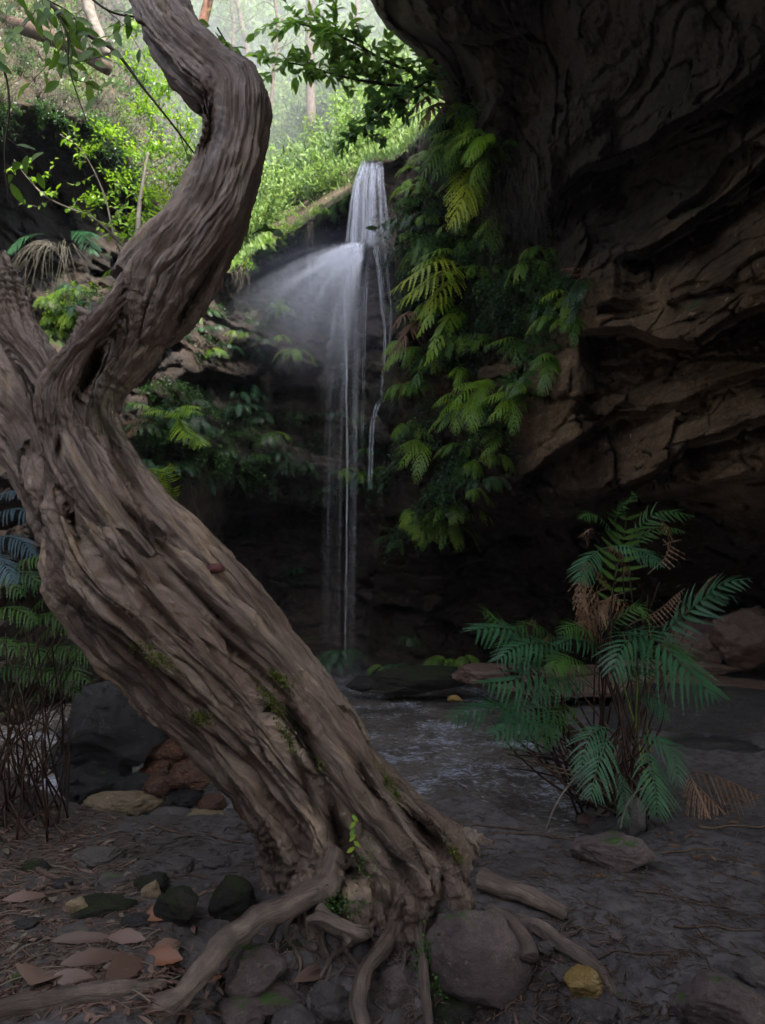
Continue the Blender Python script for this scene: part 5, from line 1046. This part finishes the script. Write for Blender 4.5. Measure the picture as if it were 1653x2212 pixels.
# ================================================================== BIG FERN BUSH
random.seed(61)
gb = G(1330, 1745)[0]; D0 = 3.55
BUSH = thing('fern_bush', 'large blue green fern bush with brown dead fronds and many dark stalks', 'fern', gb)
def bf(px, d0, d1, W=.24, mat=L_BLUE, m=10, n=14, nh=(0, -.6, .8), droop=.22, pw=.2, name='frond', tint=None, curl=0, label=None):
    f = np.array(pf(d0, d1, *px)); L = np.linalg.norm(np.diff(f, axis=0), axis=1).sum(); mb = MB()
    frond(mb, f, L*W, min(n, 15), m, nh, droop, t0=.2, pw=pw, rr=.0028, tint=tint, curl=curl, ang=1.0, fill=.46); part(name, mb, mat, BUSH, label=label)
bf([(1300, 1185), (1345, 1180), (1395, 1195), (1430, 1225)], 3.5, 3.2, .26, tint=.95)
bf([(1300, 1185), (1285, 1195), (1262, 1225), (1250, 1262)], 3.5, 3.2, .26, tint=.95)
bf([(1310, 1400), (1370, 1360), (1420, 1385), (1480, 1440), (1545, 1510)], 3.5, 2.95, .33, m=11, n=22, tint=.5)
bf([(1330, 1420), (1395, 1370), (1345, 1395), (1320, 1470)], 3.4, 3.1, .26, tint=.5)
bf([(1380, 1400), (1440, 1360), (1510, 1300), (1560, 1262), (1625, 1250)], 3.5, 3.2, .24, tint=.6)
bf([(1420, 1380), (1480, 1330), (1540, 1290), (1600, 1290)], 3.55, 3.3, .22, tint=.4)
bf([(1230, 1430), (1150, 1380), (1080, 1355), (1000, 1365)], 3.6, 3.3, .24, tint=.6)
bf([(1220, 1440), (1140, 1400), (1060, 1330), (1040, 1322)], 3.7, 3.5, .24, mat=L_MID)
bf([(1240, 1410), (1180, 1390), (1120, 1395), (1070, 1430)], 3.5, 3.2, .28, tint=.6)
bf([(1230, 1420), (1190, 1370), (1150, 1350), (1110, 1360)], 3.7, 3.4, .26, mat=L_MID)
bf([(1250, 1500), (1180, 1455), (1100, 1470), (1040, 1475)], 3.4, 3.1, .28, tint=.5)
bf([(1240, 1560), (1170, 1530), (1110, 1530), (1050, 1520)], 3.4, 3.1, .28, tint=.45)
bf([(1200, 1580), (1130, 1550), (1060, 1530), (1000, 1540), (970, 1560)], 3.5, 3.2, .22, tint=.4)
bf([(1250, 1560), (1180, 1570), (1120, 1560), (1060, 1590)], 3.3, 3.0, .28, tint=.5)
bf([(1290, 1460), (1255, 1430), (1215, 1420), (1190, 1450)], 3.4, 3.1, .3, mat=L_MID)
bf([(1320, 1590), (1310, 1600), (1290, 1660), (1275, 1725)], 3.1, 2.85, .34, m=10, tint=.8)
bf([(1330, 1580), (1300, 1572), (1270, 1600), (1250, 1680)], 3.15, 2.95, .28, m=10, tint=.8)
bf([(1395, 1590), (1400, 1640), (1415, 1700), (1422, 1765)], 3.1, 2.8, .34, m=10, tint=.8)
bf([(1370, 1600), (1400, 1590), (1450, 1620), (1470, 1700)], 3.15, 2.9, .26, m=10, tint=.7)
bf([(1330, 1640), (1345, 1690), (1350, 1740), (1340, 1790)], 3.15, 3.0, .2, m=8, tint=.2)
bf([(1300, 1380), (1350, 1150), (1350, 1100), (1370, 1060)], 3.7, 3.6, .18, mat=L_MID, label='faint thin upright frond')
bf([(1340, 1200), (1400, 1120), (1440, 1105), (1500, 1115)], 3.7, 3.5, .24, mat=L_MID)
bf([(1340, 1200), (1400, 1150), (1440, 1140), (1480, 1150)], 3.7, 3.5, .2, mat=L_MID)
bf([(1340, 1180), (1310, 1130), (1280, 1110), (1255, 1120)], 3.7, 3.5, .24, mat=L_MID)
bf([(1340, 1180), (1330, 1120), (1355, 1080), (1385, 1070)], 3.7, 3.5, .2, mat=L_MID)
bf([(1290, 1380), (1330, 1340), (1380, 1310), (1400, 1340)], 3.6, 3.4, .24, mat=L_MID)
for px in [[(1330, 1500), (1380, 1440), (1430, 1420), (1490, 1450)], [(1300, 1500), (1250, 1470), (1200, 1480), (1150, 1520)], [(1320, 1450), (1290, 1400), (1240, 1380), (1200, 1395)], [(1350, 1420), (1400, 1400), (1450, 1400), (1500, 1430)], [(1270, 1550), (1230, 1530), (1190, 1560), (1160, 1620)], [(1280, 1480), (1220, 1430), (1160, 1410), (1110, 1450)], [(1340, 1520), (1380, 1500), (1420, 1520), (1440, 1560)], [(1300, 1420), (1280, 1370), (1240, 1350), (1210, 1370)]]:
    bf(px, 3.5, 3.25, .24, mat=random.choice([L_BLUE, L_MID, L_BLUE]), n=18, m=6)
for k, px in enumerate([[(1320, 1340), (1290, 1290), (1262, 1250), (1255, 1290), (1270, 1330)], [(1330, 1300), (1300, 1240), (1270, 1215), (1255, 1260)], [(1330, 1260), (1350, 1230), (1340, 1190), (1310, 1180)], [(1380, 1350), (1350, 1300), (1300, 1300), (1270, 1340), (1280, 1390)], [(1340, 1400), (1300, 1380), (1280, 1345), (1240, 1345)], [(1400, 1240), (1440, 1200), (1450, 1150), (1425, 1120)], [(1360, 1350), (1420, 1320), (1455, 1290), (1480, 1270)], [(1390, 1400), (1450, 1360), (1480, 1310), (1495, 1300)], [(1160, 1420), (1160, 1390), (1152, 1360), (1150, 1332)], [(1170, 1400), (1180, 1385), (1185, 1370)], [(1310, 1270), (1290, 1280), (1262, 1300), (1258, 1340), (1280, 1350)], [(1350, 1280), (1320, 1290), (1300, 1320), (1310, 1360)], [(1280, 1450), (1300, 1420), (1340, 1415), (1370, 1430)], [(1500, 1290), (1530, 1255), (1550, 1240)], [(1270, 1180), (1265, 1150), (1280, 1140)]]):
    bf(px, 3.6, 3.4, .17, mat=L_DEAD, m=3, n=14, droop=.5, pw=.3, name='dead_frond', curl=.8)
for k in range(84):
    a = random.random(); bx_ = random.uniform(1235, 1420); by_ = random.uniform(1660, 1770); q0 = G(bx_, by_)[0]
    if k < 14 or k > 74: e = P(random.uniform(1040, 1200), random.uniform(1330, 1500), random.uniform(3.3, 3.7))
    elif k < 26: e = P(random.uniform(1060, 1210), random.uniform(1540, 1680), random.uniform(3.0, 3.4))
    elif k < 42: e = P(random.uniform(1270, 1360), random.uniform(1200, 1420), random.uniform(3.3, 3.7))
    elif k < 54: e = P(random.uniform(1370, 1500), random.uniform(1250, 1420), random.uniform(3.4, 3.7))
    else: e = P(random.uniform(1200, 1420), random.uniform(1560, 1650), random.uniform(3.0, 3.3))
    mat = M_STEMG if k in (30, 31, 44) else M_STEMB if k % 6 == 0 else M_STEM
    part('stalk', tube(cr(np.array([q0, q0*.6+e*.4+RNG.normal(size=3)*.03, q0*.25+e*.75+RNG.normal(size=3)*.02, e]), 16), np.linspace(.0075, .0032, 16), 5), mat, BUSH)
for lb, rows in [('long thin curved grass stem right of the pool edge', [(1180, 1790), (1200, 1740), (1230, 1695), (1265, 1660)]), ('pale bent stem leaning under the bush fronds', [(1395, 1700), (1370, 1715), (1350, 1750), (1340, 1790)])]:
    o = part('stem', tube(cr([P(x, y, 3.0) for x, y in rows], 20), .004, 5), M_PALEBARK); tag(o, lb, 'stem')
for i, spec in enumerate([[(1480, 1660), (1560, 1680), (1640, 1720)], [(1500, 1690), (1550, 1740), (1600, 1790)], [(1490, 1670), (1500, 1700), (1530, 1760)]]):
    f = np.array(pf(3.3, 3.1, *spec)); mb = MB(); frond(mb, f, .10, 11, 5, droop=.8, pw=.14, rr=.002); o = part('dead_fern_frond', mb, L_DEAD)
    tag(o, ['dry brown frond reaching the right edge beside the bush', 'longest dry brown frond right of the bush', 'short dry brown frond nearest the bush on the right'][i], 'frond')
# ================================================================== LITTER
random.seed(90)
def gleaf(px, py, Lpx, Wpx, ang, mat, label, bend=.2, lift=.022, cat='leaf', group='large fallen leaves'):
    q, d = G(px, py, lift); L = Lpx*d/F; a = ang; dd = np.array([math.cos(a), math.sin(a), 0.1]); mb = MB()
    global LEAF_T, LEAF_W
    t0, w0 = LEAF_T, LEAF_W; LEAF_T = np.linspace(0, 1, 12); LEAF_W = np.interp(LEAF_T, t0, w0)*(1+.07*RNG.normal(size=12))
    leaf(mb, q-dd*L/2, dd, np.array([random.uniform(-.3, .3), -.8, 1]), L*1.05, 1.0*Wpx*d/F, bend, random.random(), random.uniform(.15, .6)); LEAF_T, LEAF_W = t0, w0
    o = part('fallen_leaf', mb, mat); return tag(o, label, cat, group)
for a in [(175, 2042, 130, 30, 0.05, L_LITTER, 'long curled pink brown leaf above the root at lower left'), (272, 2040, 90, 34, 3.0, L_LITTER, 'broad curled leaf overlapping the end of the long pink one'), (332, 1992, 52, 40, -.6, L_RED, 'small red brown cupped leaf lying beside the mossy rock'),
          (195, 2085, 120, 40, .35, L_LITTER, 'large dull leaf with a bright curled tip, lower left'), (270, 2110, 92, 62, .9, L_LITTER, 'broad oval leaf above the lower left root'), (82, 2125, 70, 110, 1.6, L_LITTER, 'widest upright leaf near the bottom left corner'), (350, 2085, 90, 44, 3.1, L_RED, 'reddish flat leaf left of the long root'),
          (150, 2128, 90, 34, .1, L_LITTER, 'thin leaf beside the widest one at bottom left'), (360, 2058, 60, 30, .6, L_LITTER, 'small dark leaf above the reddish flat one'), (50, 1950, 80, 26, .3, L_LITTER, 'narrow leaf at the left edge of the litter'), (470, 2130, 40, 16, 1.2, L_RED, 'tiny orange leaf on the left bank'), (1100, 2010, 30, 14, .2, L_LITTER, 'small leaf on top of the big rounded rock'),
          (1040, 2185, 60, 20, .4, L_LITTER, 'thin leaf at the bottom below the big rounded rock'), (1270, 1778, 60, 28, .5, L_LITTER, 'pale crumpled leaf behind the low path rock'), (1300, 1765, 46, 24, 2.2, L_STRAW, 'straw coloured leaf behind the low path rock'), (680, 2120, 100, 36, .5, L_LITTER, 'grey brown leaf leaning in the root bank'), (610, 2175, 70, 30, .2, L_LITTER, 'brown leaf at the bottom of the root bank')]:
    gleaf(*a)
def gtwig(px, py, Lpx, ang, r, mat, label, group='twigs on the path', lift=.004, name='twig'):
    q, d = G(px, py, lift); L = Lpx*d/F; dd = np.array([math.cos(ang), math.sin(ang), 0]); s = np.array([-dd[1], dd[0], 0]); t = np.linspace(-.5, .5, 6)
    pts = q+dd*(t*L)[:, None]+s*(RNG.normal(size=6)*L*.035)[:, None]; pts[:, 2] = [TZ(x, y)+lift+r*.7 for x, y, _ in pts]
    o = part(name, tube(cr(pts, 18), np.linspace(r, r*.5, 18), 6), mat); return tag(o, label, 'twig', group)
for a in [(1060, 1790, 220, -.25, .006, M_TWIG, 'longest dark twig lying across the path near the pool'), (1180, 1812, 230, -.12, .006, M_TWIG, 'long twig pointing at the low path rock'), (1120, 1760, 120, .6, .005, M_TWIG, 'dark twig at the sandy pool edge'), (880, 1810, 90, .1, .005, M_TWIG, 'short dark twig near the right side of the trunk'),
          (430, 1800, 300, -.5, .005, M_STEMB, 'long reddish twig running over the sand to the left bank'), (120, 1905, 180, -.8, .012, M_TWIG, 'thick crooked stick in the left litter'), (60, 1940, 200, .25, .01, M_TWIG, 'stout stick at the left edge of the litter'), (1130, 1950, 150, .05, .003, M_TWIG, 'thin straight twig in the middle of the path'),
          (1010, 1930, 120, .1, .003, M_TWIG, 'fine twig just right of the trunk foot'), (1480, 1950, 200, -.4, .003, M_TWIG, 'fine twig at the right of the path'), (1350, 2060, 240, -.5, .004, M_TWIG, 'bent twig right of the yellow rock'), (1560, 2010, 200, -.1, .004, M_TWIG, 'dark twig near the right edge of the path'),
          (1590, 1790, 160, .1, .006, M_STEMB, 'pale stick by the right edge below the dry fronds'), (1490, 1840, 130, .0, .004, M_STEMB, 'straw coloured stick right of the low path rock')]:
    gtwig(*a)
def litter(name, n, poly, L, W, mat, seed, label, tw=.5, dens=None):
    r = np.random.default_rng(seed); mb = MB(); k = 0
    while k < n:
        px, py = r.uniform(poly[0], poly[1]), r.uniform(poly[2], poly[3])
        if dens and r.random() > dens(px, py): continue
        q, d = G(px, py, .004); k += 1; a = r.uniform(0, 6.28); dd = np.array([math.cos(a), math.sin(a), r.uniform(-.05, .15)])
        if r.random() < tw:
            l = L*r.uniform(.6, 2.2); mb.add(*tube(cr([q-dd*l/2, q+RNG.normal(size=3)*l*.05+ZUP*.004, q+dd*l/2], 6), .0014*r.uniform(.6, 1.8), 3, False), r.random())
        else: leaf(mb, q, dd, np.array([r.uniform(-.5, .5), r.uniform(-.5, .5), 1]), L*r.uniform(.5, 1.4), W*r.uniform(.5, 1.4), r.uniform(0, .5), r.random())
    o = part(name, mb, mat); o['kind'] = 'stuff'; o['label'] = label; o['category'] = 'litter'; return o
litter('leaf_litter', 2600, (-80, 560, 1740, 2200), .05, .014, L_LITTER, 1, 'brown leaf and bark litter on the left bank', .45, lambda x, y: 1. if x < 260+(y-1800)*.4 else .12)
litter('leaf_litter', 420, (-80, 420, 1760, 2160), .06, .02, L_STRAW, 2, 'scattered straw coloured dry leaves on the left bank', .7, lambda x, y: 1. if x < 300 else .2)
litter('path_litter', 1500, (880, 1700, 1700, 2210), .035, .008, M_TWIG, 3, 'fine dark needles and bark scraps on the path', .8, lambda x, y: .25+.75*(pn(np.array([x*.006, y*.012, 0])) > .05))
litter('path_litter', 160, (1180, 1700, 1700, 1900), .05, .016, L_DEAD, 4, 'dry fern scraps on the path below the bush', .5)
litter('bank_litter', 800, (470, 1340, 1990, 2220), .04, .008, L_LITTER, 5, 'rootlets and needles on the bank under the roots', .8)
litter('sand_litter', 160, (230, 550, 1790, 1900), .05, .007, M_TWIG, 6, 'dark needles on the wet sand behind the trunk', .9)
def pebbles(n, poly, seed, label, smin, smax, mat, dens=None):
    r = np.random.default_rng(seed); mb = MB(); V, Q = ico(2); k = 0
    while k < n:
        px, py = r.uniform(poly[0], poly[1]), r.uniform(poly[2], poly[3])
        if dens and r.random() > dens(px, py): continue
        q, d = G(px, py, 0.); k += 1; s = smin*(smax/smin)**(r.random()**2); v = V*(1+.25*fbm(V*1.3+k, 2)[:, None])*s*np.array([r.uniform(.8, 1.5), r.uniform(.8, 1.3), .6]); mb.add(v+q, Q, r.random())
    o = part('pebbles', mb, mat); o['kind'] = 'stuff'; o['label'] = label; o['category'] = 'pebbles'
pebbles(260, (440, 1350, 1985, 2220), 11, 'small stones in the eroded bank under the roots', .004, .022, M_ROOTROCK)
pebbles(220, (-60, 520, 1800, 2200), 12, 'small stones in the leaf litter on the left', .005, .022, M_GREY)
pebbles(260, (1000, 1700, 1740, 2210), 13, 'grit and small stones on the path', .003, .012, M_GREY)
# rootlets and moss at the tree foot
mb = MB()
for k in range(150):
    q = P(random.uniform(640, 1180), random.uniform(1985, 2080), random.uniform(2.08, 2.22)); L = random.uniform(.05, .22); a = random.uniform(-1, 1)
    mb.add(*tube(cr([q, q+[a*.03, -.03, -L*.4], q+[a*.08+random.uniform(-.03, .03), -.05, -L]], 8), .0014, 3, False), random.random())
part('rootlets', mb, M_STEMB, TREE)
for i, rows in enumerate([[(640, 1960), (600, 2000), (570, 2050), (560, 2110)], [(700, 1990), (690, 2040), (720, 2090), (700, 2150)], [(820, 1990), (790, 2030), (730, 2070), (690, 2120)], [(960, 1975), (975, 2000), (960, 2050), (970, 2090)], [(860, 2000), (875, 2060), (868, 2120), (850, 2190)], [(650, 1980), (620, 2030), (650, 2080), (640, 2150)], [(1120, 1990), (1160, 2010), (1200, 2040), (1250, 2060)], [(760, 2000), (750, 2060), (775, 2100), (820, 2200)], [(600, 1975), (550, 2010), (530, 2060), (480, 2110)]]):
    root([(x, y, None, random.uniform(6, 11)*(1-.15*j), .012) for j, (x, y) in enumerate(rows)], 20+i, 1.6)
def tuft_patch(px, py, rx, ry, d, n, L, mat, parent=None, name='moss', label=None, W=.006, cat=None, group=None, nd=(0, -.7, .7)):
    mb = MB(); u = RNG.normal(size=(n, 2))*.5; p = P(px+u[:, 0]*rx, py+u[:, 1]*ry, d+RNG.normal(size=n)*.012)
    leaf2(mb, p, RNG.normal(size=(n, 3))+np.array(nd), RNG.normal(size=(n, 3)), L*RNG.uniform(.5, 1.3, n), np.full(n, W), RNG.random(n)); o = part(name, mb, mat, parent)
    if label: tag(o, label, cat, group, 'stuff')
    return o
import mathutils
TRK = [c for c in TREE.children if c.name.startswith('trunk')][0]
bpy.context.view_layer.update()
def on_trunk(px, py):
    w_ = (P(px, py, 1.)-CO); w_ /= np.linalg.norm(w_); off = Vector(TREE.location); ok, loc, n, _ = TRK.ray_cast(Vector(CO)-off, Vector(w_))
    return (np.array(loc+off), np.array(n)) if ok else (None, None)
def trunk_moss(px, py, rx, ry, ang, n):
    mb = MB(); ps = []; ns = []
    for k in range(n):
        u, v = RNG.normal(size=2)*.5; x = px+u*rx*math.cos(ang)-v*ry*math.sin(ang); y = py+u*rx*math.sin(ang)+v*ry*math.cos(ang); q, nn = on_trunk(x, y)
        if q is not None: ps.append(q); ns.append(nn)
    ps, ns = np.array(ps), np.array(ns); n = len(ps)
    leaf2(mb, ps, ns+RNG.normal(size=(n, 3))*.8-ZUP*.3, RNG.normal(size=(n, 3)), .012*RNG.uniform(.5, 1.4, n), np.full(n, .005), RNG.random(n)); part('moss', mb, M_MOSS, TREE)['kind'] = 'stuff'
for a in [(605, 1468, 34, 14, .6, 260), (590, 1520, 60, 12, .9, 260), (432, 1550, 28, 14, .2, 240), (620, 1590, 50, 10, 1.0, 160), (335, 1420, 60, 22, .6, 240), (840, 1690, 60, 12, 1.0, 220), (985, 1845, 26, 10, .8, 120), (690, 1650, 40, 10, 1., 100)]: trunk_moss(*a)
q, nn = on_trunk(466, 1228)
if q is not None:
    V, Q = ICO[4]; part('bracket_fungus', (V*np.array([.030, .022, .017])*(1+.15*fbm(V*3, 3)[:, None])+q, Q), plain_mat('dark_red_bump', (.08, .03, .03), (.14, .055, .05), .8, 60), TREE)
t = thing('small_fern', 'tiny pale green plant growing in the dark hollow at the trunk foot', 'plant', P(765, 1795, 2.22)); mb = MB()
for k in range(6):
    q = P(765+random.uniform(-4, 4), 1760+k*14, 2.22); leaf(mb, q, np.array([random.uniform(-1, 1), -.5, -.5]), np.array([0, -1, .4]), .03, .013, .2)
part('leaves', mb, L_BRIGHT, t)
for (x, y, rx, ry, d, n, lb) in [(925, 2090, 26, 70, 2.03, 500, 'creeping tiny leaved plant on the left side of the big rounded rock'), (945, 2160, 40, 60, 1.98, 420, 'lower patch of tiny leaves under the big rounded rock'), (1280, 2060, 34, 22, 2.2, 260, 'green tiny leaved patch beside the right hand root'), (500, 2070, 60, 30, 2.08, 260, 'low green growth under the long left root'), (545, 2140, 60, 26, 2.02, 240, 'dark green tufts on the bank rock'), (720, 1960, 70, 30, 2.12, 320, 'mossy growth between the root crown and trunk'), (790, 1900, 24, 60, 2.2, 260, 'moss hanging in the slot at the trunk foot')]:
    tuft_patch(x, y, rx, ry, d, n, .012, L_MID, name='creeping_plant', label=lb, cat='plant', W=.008)
# ================================================================== HAZE
m, t = new_mat('haze_air'); b = NB(t); pv = b.n('ShaderNodeVolumePrincipled'); pv.inputs['Color'].default_value = (.85, .9, 1, 1); pv.inputs['Density'].default_value = .0015; pv.inputs['Anisotropy'].default_value = .2
o = b.n('ShaderNodeOutputMaterial'); b.l(pv.outputs[0], o.inputs[1])
lo = np.array([1e9]*3); hi = -lo; bpy.context.view_layer.update()
for ob in SC.objects:
    if ob.type == 'MESH':
        for c in ob.bound_box:
            c = ob.matrix_world@Vector(c); lo = np.minimum(lo, c[:]); hi = np.maximum(hi, c[:])
lo -= 1; hi += 1
V = np.array([[(lo, hi)[i][0], (lo, hi)[j][1], (lo, hi)[k][2]] for i in (0, 1) for j in (0, 1) for k in (0, 1)])
o = link('haze', make_mesh('haze', V, np.array([[0, 1, 3, 2], [4, 6, 7, 5], [0, 4, 5, 1], [2, 3, 7, 6], [0, 2, 6, 4], [1, 5, 7, 3]]), m, False)); o['kind'] = 'stuff'
